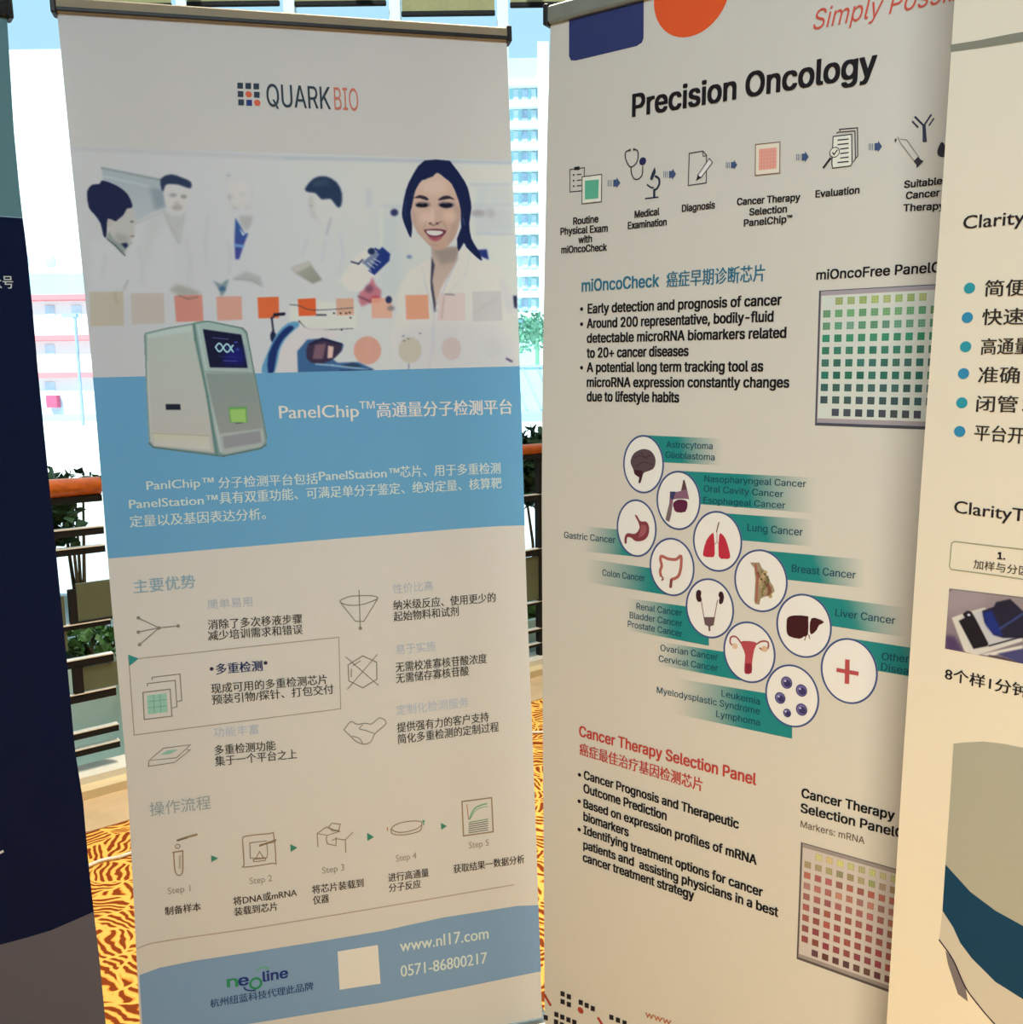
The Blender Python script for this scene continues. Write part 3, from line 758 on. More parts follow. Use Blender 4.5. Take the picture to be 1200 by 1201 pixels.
D.e(d((800,262))[0], 2.4, 0.9, (60,70,160), 0.4); D.e(d((812,315))[0], 2.4, 1.6, (40,50,130), 0.4)
D.p(d([(280,720),(388,720),(392,762),(282,762)]), (24,28,44), 0.4)
D.p(d([(745,742),(880,738),(888,858),(755,855)]), (96,150,80), 0.4); D.p(d([(755,760),(870,755),(878,855),(765,852)]), (146,182,96), 0.5)
D.l(d([(800,862),(848,860)]), 0.9, (60,80,60), 0.3)
D.p(d([(700,960),(980,915),(990,1005),(715,1050)]), (134,132,130), 0.8, 0.9)
D.l(d([(155,1010),(190,1042),(650,1100),(710,1106),(985,1050),(1028,1020)]), 1.6, (66,92,88), 0.5, 0.9)
D.l(d([(600,106),(850,155),(882,185),(905,310),(1030,970)]), 1.2, (84,108,96), 0.4, 0.9)
D.l(d([(488,120),(560,105),(600,107)]), 1.4, (90,120,104), 0.4, 0.8)
D.to_mesh(B1, 'printed_machine_picture', [(163, 372), (318, 372), (318, 540), (163, 540)], 250, 280, 4, 'grey boxy benchtop machine with dark blue screen and green slot', cut=0.5)

# logo
B1.begin()
for q, c in (((281.7,100.6),0),((291.2,100.9),0),((300.6,101.4),0),((282.2,110.4),0),((301.2,111.2),0),((282.8,120.1),0),((292.3,120.6),1)):
    B1.quad([(q[0]-3.3,q[1]-3.5),(q[0]+3.3,q[1]-3.3),(q[0]+3.3,q[1]+3.6),(q[0]-3.3,q[1]+3.4)], [(44,56,66),(40,50,104)][c], 4)
for q in ((291.7,110.7),(301.8,120.8)): B1.disc(q, 3.7, (196,90,62), 4)
B1.end('printed_logo_mark', 'grid of small dark squares with two red dots')
T = B1.text
DK = (48,58,64)
T('QUARK', (313.5,124.8), (388,128.3), 26, DK, bold=.008, label='dark grey lettering')
T('BIO', (392.5,128.6), (420.6,130.2), 26, (178,104,84), label='thin red brown lettering')
WH = (208,214,214); G = 'geo'
T('PanelChip', (328,490.8), (421,488.9), 14.5, WH, G, .02, label='white lettering'); T('™', (422,486.6), (440,486), 15, WH, G)
T('高通量分子检测平台', (442.5,490), (600.6,485.6), 17, WH, G, .02)
C2 = (196,206,206)
T('PanlChip™', (172.4,574.5), (251,570), 9.8, C2, G, .02); T('分子检测平台包括', (256.6,572.8), (373,567.5), 12.5, C2, G, .012)
T('PanelStation™', (374.5,563.4), (468.5,559), 9.8, C2, G, .02); T('芯片、用于多重检测', (469.4,560), (587,555.4), 12.8, C2, G, .012)
T('PanelStation™', (152,596.4), (255.6,590.4), 9.8, C2, G, .02); T('具有双重功能、可满足单分子鉴定、绝对定量、核算靶', (258,591), (588.4,572.6), 12.8, C2, G, .012)
T('定量以及基因表达分析。', (153,618.6), (312,609), 13, C2, G, .012)
GR = (132,154,154); GL = (164,166,162); BK = (62,56,46)
T('主要优势', (157.3,696.2), (229.5,689.5), 15.5, GR, G, .012, label='grey green lettering')
def both(rows, h, c, bold=.012, lab=None):
    for r in rows: T(r[0], r[1], r[2], h, c, G, bold, label=lab)
both([('简单易用',(243.6,714.8),(296.4,711)),('功能丰富',(251,865),(303.6,860.6)),('性价比高',(461,696.5),(508,692.5)),('易于实施',(464.4,767.9),(511,763)),('定制化检测服务',(465,839),(549.5,828.8))], 11.2, GL, 0, 'pale grey lettering')
both([('消除了多次移液步骤',(244.4,738.6),(354.5,731)),('减少培训需求和错误',(244.4,751.4),(355,743.4)),('现成可用的多重检测芯片',(248,813.6),(383.8,802)),('预装引物/探针、打包交付',(248.8,826.6),(391.4,813.4)),
      ('多重检测功能',(252.2,885.6),(323.5,879.5)),('集于一个平台之上',(252.7,898.6),(348.5,889.5)),('纳米级反应、使用更少的',(461.5,715.8),(581.3,706)),('起始物料和试剂',(461.9,729),(538,722.2)),
      ('无需校准寡核苷酸浓度',(464.4,788.4),(571,777.5)),('无需储存寡核苷酸',(464.8,801.4),(550,792)),('提供强有力的客户支持',(466,859.4),(573.4,846)),('简化多重检测的定制过程',(466.7,872.8),(585,857.5))], 11, BK, .015, 'dark brown lettering')
T('多重检测', (253.8,791), (308,786.6), 12, (34,42,78), G, .025, label='navy lettering')
T('操作流程', (176.4,957.4), (247.6,948.4), 15.5, (138,142,128), G, 0, label='grey lettering')
for t, p, q in (('Step 1',(197,1048.6),(223.6,1044.6)),('Step 2',(293,1036.8),(319.4,1033)),('Step 3',(378,1024.4),(404,1020.4)),('Step 4',(464.4,1010.4),(488.5,1006.4)),('Step 5',(550,995),(573.3,991.4))):
    T(t, p, q, 7.4, (142,124,98), G)
both([('制备样本',(194,1073.6),(236,1067.8)),('将DNA或mRNA',(274,1062),(348.4,1051)),('装载到芯片',(275,1074.4),(325.6,1067.4)),('将芯片装载到',(366.4,1048.4),(426.5,1040)),('仪器',(367.6,1060.8),(386,1058)),
      ('进行高通量',(455.6,1034.4),(503,1027.8)),('分子反应',(456.3,1046.4),(493.5,1041)),('获取结果一数据分析',(532,1024.2),(615,1012))], 9.6, (66,50,36), .018)
NV = (38,48,92); GN = (44,120,72)
T('n', (267,1157.6), (279,1156.2), 12.5, GN, bold=.05, label='green letter'); T('e', (280.4,1156), (291.5,1154.4), 12.5, NV, bold=.05)
T('line', (309,1151), (337.6,1146), 11.5, NV, bold=.05, label='navy lettering')
T('杭州纽蓝科技代理此品牌', (247,1181.8), (367.6,1160.6), 9.4, (44,66,88), G, .02)
CW = (196,204,206)
T('www.nl17.com', (469.5,1116), (573,1100.5), 13.5, CW, G, .015, label='pale lettering'); T('0571-86800217', (470.4,1145.5), (571.5,1129), 13, CW, G, .015)
B1.begin()
B1.disc((300,1153), 7.2, None, 5, GN, 2.6)
B1.line(spl([(286,1157),(288,1160),(293,1161.5),(300,1161)]), 1.6, NV, 6); B1.line(spl([(301,1138),(306,1134.5),(312,1134),(315,1137)]), 1.8, (90,150,100), 6)
B1.end('printed_logo_swirl', 'green ring with small curved strokes')
B1.begin(); B1.quad([(396,1115.8),(443.2,1108),(446.4,1153.4),(398.4,1160.6)], (222,208,186), 4); B1.end('printed_blank_square', 'plain cream square')
B1.begin()
for q in ((248.3,784.4),(311.5,777.4)): B1.disc(q, 2.2, (50,48,60), 4)
k = Z(140, 660, 4.615); LC = (124,116,96)
for q in ([(100,298),(215,352),(318,342)], [(100,375),(215,352)], [(108,445),(215,352)]): B1.line(k(q), 1.2, LC)
for q in ((103,298),(103,375),(110,443),(318,342),(215,353)): B1.disc(k(q)[0], 2.0, LC, 5)
B1.end('printed_icon')
B1.begin(); B1.line(k([(90,520),(1188,403),(1198,790),(80,932),(50,505)]), 1.0, (150,136,108)); 
B1.poly(k([(48,497),(105,518),(55,558)]), (46,128,112), 5); B1.end('printed_frame_line', 'thin brown frame with green corner triangle')
B1.begin()
for dx, dy in ((48,-70),(22,-36)):
    B1.line(k([(130+dx,700+dy+5),(130+dx,690+dy),(280+dx,672+dy),(290+dx,815+dy),(265+dx,822+dy)]), 1.1, LC)
B1.line(k([(128,702),(275,684),(285,830),(135,848)]), 1.2, LC, closed=True)
B1.quad(k([(150,718),(255,706),(262,808),(155,820)]), (138,176,146), 4)
for t in (.33,.66): B1.line(k([(150+105*t,718-12*t),(155+107*t,820-12*t)]), .6, (96,140,114), 5); B1.line(k([(150+5*t,718+102*t),(255+7*t,706+102*t)]), .6, (96,140,114), 5)
B1.end('printed_icon', 'stacked cards with green square')
B1.begin()
B1.line(k([(160,1070),(240,1003),(385,985),(310,1055)]), 1.1, LC, closed=True); B1.line(k([(160,1075),(158,1102),(300,1080),(385,1012),(365,1014)]), 1.1, LC)
B1.poly(k([(222,1040),(262,1015),(318,1010),(275,1035)]), (130,168,136), 4); B1.end('printed_icon')
k = Z(390, 660, 5.217)
B1.begin()
B1.line(resample(k([(45,235),(100,208),(165,202),(240,202),(278,215),(230,240),(165,258),(90,258)]), 4).tolist(), 1.1, LC, closed=True)
B1.line(k([(50,245),(140,358),(192,358),(275,222)]), 1.1, LC); B1.line(k([(162,165),(170,400)]), 1.1, LC); B1.disc(k((170,400))[0], 2, LC, 5)
B1.end('printed_icon')
B1.begin()
B1.line(k([(95,625),(185,570),(270,608),(272,712),(185,765),(100,722)]), 1.2, LC, closed=True)
B1.line(k([(80,575),(282,750)]), 1.0, LC); B1.line(k([(275,560),(90,775)]), 1.0, LC); B1.line(k([(115,648),(115,700)]), 1.0, LC); B1.line(k([(125,628),(172,600)]), 1.0, LC)
B1.end('printed_icon')
B1.begin()
B1.line(k(spl([(70,1022),(112,972),(150,988),(200,982),(240,985),(290,948),(328,982),(260,1045),(235,1095),(190,1110),(140,1090),(110,1060)], 3)), 1.1, LC, closed=True)
B1.line(k(spl([(185,990),(165,1015),(200,1025),(255,1045)])), 1.0, LC); B1.line(k(spl([(120,1060),(165,1075),(185,1108)])), 1.0, LC)
B1.end('printed_icon')
k = Z(160, 920, 5.0)
B1.begin(); BR = (138,112,78)
B1.line(k([(238,328),(300,308),(358,292)]), 2.6, (140,118,84)); B1.line(k([(236,330),(300,312)]), 1.2, (100,84,60), 5)
B1.disc(k((242,362))[0], 3.0, None, 4, BR, 1.0, 16)
B1.line(k(spl([(218,400),(226,500),(240,530),(262,528),(272,500),(272,392)])), 1.3, BR); B1.line(k([(212,398),(276,388)]), 1.6, BR)
for i in range(8): B1.line(k([(248,420+10*i),(262,418+10*i)]), .8, BR)
B1.end('printed_icon', 'test tube with dropper')
B1.begin()
B1.line(k(spl([(622,320),(640,303),(780,288),(805,295),(818,455),(800,462),(635,485),(632,470)], 3)), 1.2, BR, closed=True)
B1.line(k([(765,345),(770,405),(765,430),(668,432),(665,342),(765,330)]), 1.0, BR); B1.line(k([(720,360),(820,325)]), 2.2, BR); B1.line(k([(725,352),(815,338)]), .8, BR)
B1.line(k([(700,435),(722,392),(745,430)]), 1.0, BR); B1.line(k([(685,440),(758,432),(756,445),(688,453)]), 1.0, BR, closed=True)
B1.end('printed_icon')
for q in ([(438,415),(480,432),(440,455)], [(902,350),(945,370),(905,396)]):
    B1.begin(); B1.poly(k(q), (56,116,84), 4); B1.end('printed_arrow', 'small green arrow')
k = Z(300, 880, 3.3333)
for q in ([(435,322),(462,338),(437,354)], [(723,283),(747,296),(725,310)]):
    B1.begin(); B1.poly(k(q), (56,116,84), 4); B1.end('printed_arrow', 'small green arrow')
B1.begin()
B1.line(k([(243,378),(240,325),(275,300),(330,318)]), 1.1, BR); B1.line(k([(240,325),(280,332),(328,316)]), .9, BR)
B1.line(k([(285,300),(297,285),(330,288),(325,312),(300,315)]), 1.1, BR, closed=True); B1.line(k([(280,332),(275,345),(280,365),(313,372),(315,340)]), 1.1, BR)
B1.line(k([(298,352),(312,345),(350,350),(380,320)]), 1.0, BR); B1.line(k([(350,350),(352,400)]), 1.1, BR)
B1.end('printed_icon')
B1.begin()
B1.line(resample(k([(530,305),(560,285),(610,276),(648,280),(640,300),(600,316),(555,320)]), 3).tolist(), 1.1, BR, closed=True)
B1.line(k(spl([(528,308),(535,326),(580,330),(640,315),(650,285)])), 1.1, BR)
B1.line(k([(515,300),(515,315)]), 1.1, (170,110,70)); B1.line(k([(655,275),(657,292)]), 1.2, (70,130,90)); B1.line(k([(651,280),(655,273),(662,278)]), 1.0, (70,130,90))
B1.end('printed_icon')
B1.begin()
B1.line(k([(806,200),(922,185),(928,318),(812,334)]), 1.5, BR, closed=True)
B1.line(k([(825,210),(832,272)]), .9, (170,100,70)); B1.line(k(spl([(834,270),(850,235),(870,218),(905,207)])), 1.6, (110,150,104)); B1.line(k(spl([(836,272),(855,240),(875,226),(908,218)])), .8, (110,150,104))
for i in range(6): B1.line(k([(832,282+8*i),(908,268+8.5*i)]), .9, (96,90,64) if i else (90,130,80))
B1.end('printed_icon')

# ================================================================== banner 2: white oncology banner
REF2 = [(0, (178, 176, 164)), (300, (188, 183, 168)), (600, (198, 191, 171)), (900, (205, 192, 166)), (1200, (208, 188, 154))]
B2 = Banner('roll_up_banner', 'off-white roll-up banner with round organ pictures and teal stripes, third from the left', -35.786, 0.383, 0.960, 1.70, REF2, (0.72, 0.695, 0.645))
pl = B2.pl
L2 = [(646,22),(642,150),(639,300),(636.5,430),(635.5,580),(636,700),(637,900),(639,1200),(640,1290)]
vt = pl.uv((700, 12))[1]; vb = vt - 1.93
B2.make_sheet(L2, 0.85, vt, vb)
B2.hardware(0.024, mat('silver_rail', (150,156,148), 0.4, 0.3, .04, 30), CAPM, METAL)
B2.clipv = vt - 0.003
B2.begin(); B2.poly([(668,-30),(756,-40),(755,45),(753,50),(747,54),(676,71),(670,71),(667.5,66)], (44,52,92), 2); B2.end('printed_blue_block', 'dark blue rounded block')
B2.begin(); B2.disc((811,-9), 52, (196,78,38), 2, rx=1.0); B2.end('printed_orange_disc', 'orange disc')
B2.clipv = None
T = B2.text
BL = (26,23,25)
T('Simply Possible', (953,35.5), (1152,-6), 24, (176,74,60), ital=.2, label='red slanted lettering')
T('Precision Oncology', (742.5,137), (1027,88), 28, BL, bold=.045, label='large bold black lettering')
for r in (('Routine',(673,263.6),(702,260.6)),('Physical Exam',(658,275.6),(713,271.6)),('with',(679,285.4),(694.5,284)),('miOncoCheck',(659,297.2),(712,294)),
          ('Medical',(745,255.6),(773.6,252)),('Examination',(737,268.8),(782,264.2)),('Diagnosis',(800.4,248.6),(838.6,244.4)),('Cancer Therapy',(865,240.8),(938.5,235.4)),
          ('Selection',(879.5,252.8),(923,249)),('PanelChip™',(873,265.8),(929,260.6)),('Evaluation',(957,231.8),(1008,226.8)),('Suitable',(1061,220.6),(1105,216)),('Cancer',(1063,233.6),(1102,230)),('Therapy',(1060,248),(1108,245.4))):
    T(r[0], r[1], r[2], 8.2, (34,29,30), bold=.055)
TL = (44,98,116)
T('miOncoCheck', (683,342), (773,336), 14, TL, bold=.035, label='teal lettering'); T('癌症早期诊断芯片', (782,337.5), (897,330), 18.5, TL, bold=.02)
for r in (('Early detection and prognosis of cancer',(690,367.5),(916.5,357.5)),('Around 200 representative, bodily-fluid',(689,384.8),(907,377)),('detectable microRNA biomarkers related',(689,402),(922,396)),
          ('to 20+ cancer diseases',(689,419.5),(807.5,417.3)),('A potential long term tracking tool as',(689,436.2),(895,435.4)),('microRNA expression constantly changes',(689,453.6),(925.5,454.4)),('due to lifestyle habits',(689,470.4),(796.5,471.8)),
          ('Cancer Prognosis and Therapeutic',(685.5,913.4),(866.3,971.8)),('Outcome Prediction',(685,929),(781.8,962)),('Based on expression profiles of mRNA',(685,946.8),(887.3,1014)),('biomarkers',(685,962),(737.3,980.8)),
          ('Identifying treatment options for cancer',(685,977.8),(894.3,1051.6)),('patients and  assisting physicians in a best',(684.8,994.9),(912.5,1075)),('cancer treatment strategy',(684.3,1009.8),(814,1055))):
    T(r[0], r[1], r[2], 11.6 if r[1][1] < 600 else 10.4, BL, bold=.05)
T('miOncoFree PanelChip', (958,328.2), (1128,317.5), 11.5, BL, bold=.04)
RD = (178,62,50)
T('Cancer Therapy Selection Panel', (680,863), (886.8,920.6), 13, RD, bold=.04, label='red lettering'); T('癌症最佳治疗基因检测芯片', (680,885), (824,928.5), 14.5, RD, bold=.022)
T('Cancer Therapy', (940.6,934.8), (1049,961.5), 11, BL, bold=.045); T('Selection PanelChip', (939.6,952.2), (1084,989.5), 11, BL, bold=.045); T('Markers: mRNA', (939.3,969.8), (1014,989.6), 8, (96,74,56), bold=.012)
T('www.', (757,1192.5), (790,1203.5), 9, (176,96,52), G, .01, label='orange brown lettering')
OT = (28,66,78)
for r in (('Astrocytoma',(782,524.8),(836,526.9)),('Glioblastoma',(781,536.8),(838.5,540)),('Nasopharyngeal Cancer',(826.5,564.8),(945.5,571.2)),('Oral Cavity Cancer',(825.7,576.4),(918.8,583.2)),('Esophageal Cancer',(825.4,590),(921.3,596.4)),
          ('Lung Cancer',(877,622.5),(941.6,628.4)),('Breast Cancer',(929,670.5),(1003.7,678.6)),('Liver Cancer',(980,722.2),(1050,732)),('Other',(1034.4,773.7),(1066,777)),('Diseases',(1033.6,785.6),(1087,795)),
          ('Gastric Cancer',(662,630.8),(722,637)),('Colon Cancer',(707,675),(756.5,681.8)),('Renal Cancer',(747,714.4),(800.5,722.6)),('Bladder Cancer',(739,724.7),(800.5,735)),('Prostate Cancer',(736.8,735),(800.5,747)),
          ('Ovarian Cancer',(775,763),(842.4,774.4)),('Cervical Cancer',(773,775.7),(842.4,787.4)),('Leukemia',(846.6,816.4),(891.4,826.4)),('Myelodysplastic Syndrome',(770.8,812.4),(891.4,838)),('Lymphoma',(840.4,840.4),(891.4,851))):
    T(r[0], r[1], r[2], 7.6 + 1.2*(r[1][0] > 860), OT, bold=.02)
for q in ((682.5,362.5),(682.5,380.2),(682.5,431.3),(680,908.6),(679.7,939.6),(679.7,972.8)): B2.begin(); B2.disc(q, 2.2, BL, 5, seg=14); B2.end('printed_bullet')
TE = (34,124,114)
def band(q, f0, f1, rev=False, c=TE):
    B2.begin()
    F0 = B2.white_rgb(float(np.mean([p[1] for p in q])))
    B2.quad(q, c, 2, F0, 14, f0, f1)
    B2.end('printed_stripe', 'teal stripe fading to the banner ground')
band([(757,510.5),(848,514.6),(848,545.6),(766,541.6)], .45, 1)
band([(800,552.4),(958,560.4),(958,602),(812,590.5)], .5, 1)
band([(845,601.6),(955,609.6),(955,641),(862,633)], .45, 1)
band([(893,645.4),(1014,656.4),(1014,689.6),(915,679)], .5, 1)
band([(945,697.2),(1064,713),(1064,747.6),(968,733)], .4, 1)
band([(998,748.8),(1100,764.5),(1100,799),(1018,784.6)], .6, 1.6)
def lband(q, f0, f1):
    F0 = B2.white_rgb(float(np.mean([p[1] for p in q])))
    B2.begin(); B2.quad(q, F0, 2, TE, 14, f0, f1); B2.end('printed_stripe', 'teal stripe fading to the banner ground')
lband([(683,617.2),(745,622.8),(745,652.6),(681,646.2)], .05, .8)
lband([(683,654.8),(786,669.5),(786,698.4),(682,681.6)], .05, .75)
lband([(729,700.4),(831.6,715),(831.6,757.4),(729,737.6)], .05, .6)
lband([(771,752.2),(878,769),(878,799.8),(767,778.6)], .05, .55)
lband([(787,794.6),(929.3,818),(929.3,866.3),(785,835.6)], .05, .6)
WHT = (226,214,196); RNG2 = (64,78,116)
ORG = {}
def circ(c, ry, rx):
    B2.begin(); B2.disc(c, ry, WHT, 3, RNG2, 2.1, 56, rx); B2.end('printed_ring', 'white disc with blue outline')
for c, r, x in (((754.8,544.5),34.3,24),((795.8,587),34.8,26),((746.7,619.5),33.8,23.5),((841.5,635),35.7,29),((788.2,665),34.2,26.5),((832.5,713.5),35.2,28.5),((892.3,681.2),36.8,31.5),((878.8,765),36,30.8),((942.8,734),37.6,32.8),((929,816.2),36.8,32),((995.8,787),38.6,33.8)): circ(c, r, x)
k = Z(700, 500, 6.667); I = 6
def org(label=None): B2.end('printed_organ', label)
B2.begin(); B2.poly(k([(268,290),(272,250),(300,205),(360,178),(420,190),(455,235),(462,285),(445,330),(405,350),(375,360),(362,380),(345,440),(328,440),(335,400),(300,375),(290,340)]), (84,66,68), I, 3)
B2.poly(k([(290,340),(360,345),(362,380),(345,440),(328,440),(335,400),(300,375)]), (64,34,40), I+1)
for q in ([(290,250),(340,230),(400,250)], [(310,310),(370,280),(440,300)], [(350,200),(380,240),(430,225)]): B2.line(k(spl(q)), .8, (60,44,50), I+2)
org('dark brown brain picture')
B2.begin(); B2.poly(k([(575,515),(615,515),(660,505),(680,420),(690,420),(708,490),(725,570),(690,565),(640,565),(600,570),(585,690),(570,745),(540,730),(570,600)]), (126,90,104), I)
B2.poly(k([(600,600),(640,572),(700,580),(712,610),(695,668),(625,670),(605,640)]), (88,36,58), I+1, 2); B2.poly(k([(575,510),(620,510),(600,575),(580,560)]), (54,58,92), I+2); B2.poly(k([(560,640),(590,610),(580,700),(565,745),(540,730)]), (112,96,90), I+2)
B2.poly(k([(678,420),(690,420),(705,490),(670,500)]), (84,60,56), I+2); org('nose and throat picture')
B2.begin(); B2.poly(k([(300,695),(318,700),(345,742),(390,745),(412,790),(405,850),(370,890),(310,898),(270,870),(240,868),(235,915),(220,910),(222,860),(245,835),(300,840),(335,800),(330,755)]), (124,58,62), I, 3)
B2.poly(k([(350,770),(385,775),(392,810),(370,850),(330,865),(345,820)]), (150,84,84), I+1, 2); org('stomach picture')
B2.begin(); 
B2.poly(k([(905,835),(918,850),(925,1000),(900,1022),(840,1015),(835,980),(860,890)]), (178,46,58), I, 2); B2.poly(k([(960,848),(980,842),(1010,880),(1040,980),(1042,1030),(1000,1035),(955,1015)]), (178,46,58), I, 2)
B2.line(k([(942,830),(942,900),(920,930)]), 1, (190,150,140), I); B2.line(k([(942,900),(960,930)]), 1, (190,150,140), I); B2.line(k([(958,748),(945,800),(938,828)]), 1.4, (110,84,80), I)
org('red lungs picture')
B2.begin(); B2.line(k(spl([(505,1175),(498,1130),(510,1090),(500,1040),(510,1015),(560,1035),(620,1040),(660,1015),(662,1080),(655,1130),(640,1170),(610,1190),(588,1200),(580,1260)])), 3.4, (168,96,82), I)
B2.line(k(spl([(505,1165),(520,1190),(510,1205)])), 2, (150,80,70), I); B2.line(k([(585,1195),(578,1262)]), 3, (120,60,52), I+1); org('colon picture')
k = Z(800, 640, 5.0)
B2.begin(); B2.poly(k([(85,270),(100,258),(115,270),(112,295),(118,320),(100,330),(85,310)]), (56,30,34), I, 2); B2.poly(k([(215,290),(222,270),(238,270),(248,300),(240,335),(222,342),(218,320),(222,305)]), (56,30,34), I, 2)
B2.line(k([(115,325),(132,430)]), 1, (130,90,90), I); B2.line(k([(210,318),(190,430)]), 1, (130,90,90), I); B2.poly(k([(128,418),(195,418),(188,465),(168,472),(168,500),(158,500),(156,472),(136,462)]), (104,80,78), I+1)
org('kidneys and bladder picture')
B2.begin(); B2.poly(k([(400,98),(455,98),(470,130),(490,150),(510,200),(535,235),(545,265),(520,290),(480,300),(462,310),(455,345),(430,340),(425,320),(432,200),(425,130)]), (150,130,96), I)
for i in range(26):
    t = i/26; B2.disc(k((470+25*math.sin(i*2.3)+30*t, 150+150*t))[0], 1.6+1.1*math.sin(i*5.1)**2, [(120,108,70),(176,150,104),(132,84,60)][i % 3], I+1, seg=8)
B2.line(k([(432,105),(445,180),(438,330)]), 2.4, (156,92,78), I+1); org('breast tissue picture')
B2.begin(); B2.poly(k([(345,565),(370,558),(420,562),(440,575),(425,610),(412,690),(410,745),(370,748),(368,700),(372,640),(358,600)]), (172,70,72), I, 2); B2.poly(k([(375,690),(410,690),(410,745),(372,748)]), (132,40,50), I+1)
B2.line(k(spl([(350,572),(320,535),(290,535),(285,570),(318,598)])), 1.8, (150,76,70), I); B2.line(k(spl([(432,580),(470,560),(505,565),(505,600),(480,612),(455,598)])), 1.8, (150,76,70), I)
B2.disc(k((312,588))[0], 3.4, (210,176,140), I+1, seg=12); B2.disc(k((486,604))[0], 3.6, (206,170,130), I+1, seg=12); org('womb and ovaries picture')
B2.begin(); B2.poly(k([(615,450),(622,420),(660,408),(735,412),(742,430),(740,520),(715,532),(690,545),(630,530),(615,500)]), (62,26,28), I, 2); B2.poly(k([(760,425),(800,428),(835,448),(805,465),(790,495),(758,520),(750,480)]), (66,28,28), I, 2)
B2.line(k([(728,530),(720,555)]), 1, (110,60,60), I); B2.line(k([(745,520),(750,545)]), 1, (110,60,60), I); org('dark brown liver picture')
B2.begin()
for q, r in (((615,802),36),((702,848),36),((577,892),34),((703,960),36),((618,980),25)):
    B2.disc(k(q)[0], r/5, (110,100,138), I, (54,50,86), 1.0, 20, .9); B2.disc(k((q[0]+4, q[1]+4))[0], r/8.5, (60,52,88), I+2, seg=14)
    B2.disc(k((q[0]-8, q[1]-10))[0], 1.3, (186,178,210), I+3, seg=8)
org('five purple blood cells')
B2.begin(); B2.poly(k([(958,665),(985,668),(982,810),(955,808)]), (176,74,72), I); B2.poly(k([(908,715),(1038,738),(1036,762),(906,738)]), (176,74,72), I+1); B2.end('printed_cross', 'red plus sign')
# chips
def chip(q, top, cols, seed, lab):
    rg = random.Random(seed); tl, tr, br, bl = [np.array(p, float) for p in q]
    bi = lambda s_, t: tuple((tl*(1-s_)+tr*s_)*(1-t)+(bl*(1-s_)+br*s_)*t)
    B2.begin()
    cell = lambda s0, t0, s1, t1, c, lay: B2.quad([bi(s0,t0), bi(s1,t0), bi(s1,t1), bi(s0,t1)], c, lay)
    cell(0, 0, 1, 1, cols['edge'], 2); cell(.014, .006, .99, .978, cols['bar'], 3); cell(.02, .04, .985, .945, cols['ground'], 4)
    for i in range(11): cell(.0195+.0925*i, .04, .0225+.0925*i, .945, cols['grid'], 5)
    for i in range(11): t = .038+.0905*i; cell(.02, t, .985, t+.003, cols['grid'], 5)
    for i in range(10):
        for j in range(10):
            if j in (0, 9) and i in (0, 9): continue
            s0, t0 = .066+.0925*j-.028, .0835+.0905*i-.026
            c = np.array(cols['rows'][i], float)*(1+rg.uniform(-.07, .07)) + np.array([rg.uniform(-1, 1)*w for w in cols['jit']])
            cell(s0, t0, s0+.056, t0+.053, np.clip(c, 20, 230), 6)
            for e in (1/3, 2/3): cell(s0+.056*e-.0012, t0, s0+.056*e+.0012, t0+.053, np.clip(c*1.25, 0, 235), 7); cell(s0, t0+.053*e-.001, s0+.056, t0+.053*e+.001, np.clip(c*1.25, 0, 235), 7)
    B2.end('printed_chip_picture', lab)
g1 = [(142,152,96),(96,136,96),(92,132,104),(56,120,90),(58,106,86),(56,96,84),(48,98,80),(58,88,80),(60,78,78),(66,70,72)]
chip([(961,341),(1113,332.4),(1104,504.5),(956,499)], 0, dict(edge=(70,72,78), bar=(150,142,142), ground=(190,196,180), grid=(206,186,172), rows=g1, jit=(6,4,4)), 3, 'grey square chip with rows of green squares')
g2 = [(178,164,104),(150,134,92),(150,92,74),(156,104,84),(150,90,80),(148,84,70),(142,74,62),(138,70,62),(130,66,58),(98,62,54)]
chip([(939.6,987.6),(1076,1026),(1066,1172),(934.5,1124.5)], 0, dict(edge=(88,76,68), bar=(150,132,114), ground=(196,176,152), grid=(206,184,160), rows=g2, jit=(9,7,6)), 5, 'grey square chip with rows of red and brown squares')
# journey icons
k = Z(650, 130, 6.673); IC = (60,56,58); B = B2
def icon(lab=None): B2.end('printed_icon', lab)
B.begin(); B.line(k([(125,460),(238,445),(235,625),(125,635)]), 1.1, IC, closed=True); B.poly(k([(160,440),(200,435),(202,462),(160,466)]), (40,36,40), 5)
for y in (500,545,588): B.line(k([(180,y),(215,y-4)]), 1.3, IC); B.disc(k((155,y+2))[0], 1.3, IC, 5, seg=8)
icon('clipboard'); B.begin(); B.quad(k([(222,518),(375,498),(372,712),(220,728)]), (214,206,184), 5); B.line(k([(222,518),(375,498),(372,712),(220,728)]), 1.1, IC, 6, True); B.quad(k([(243,548),(352,538),(348,685),(243,695)]), (84,158,126), 6); icon('green chip card')
def arrow(f, x, y, s):
    B.begin()
    for i in range(3): B.line(f([(x-58*s+13*s*i, y-24*s), (x-58*s+13*s*i, y+26*s)]), 1.0, (92,104,116))
    B.poly(f([(x-18*s,y-26*s),(x+8*s,y-28*s),(x+10*s,y-46*s),(x+38*s,y-2*s),(x+8*s,y+42*s),(x+8*s,y+26*s),(x-18*s,y+28*s)]), (58,74,104), 4); B2.end('printed_arrow', 'slate blue arrow')
arrow(k, 482, 566, 1.0); arrow(k, 918, 498, 1.0)
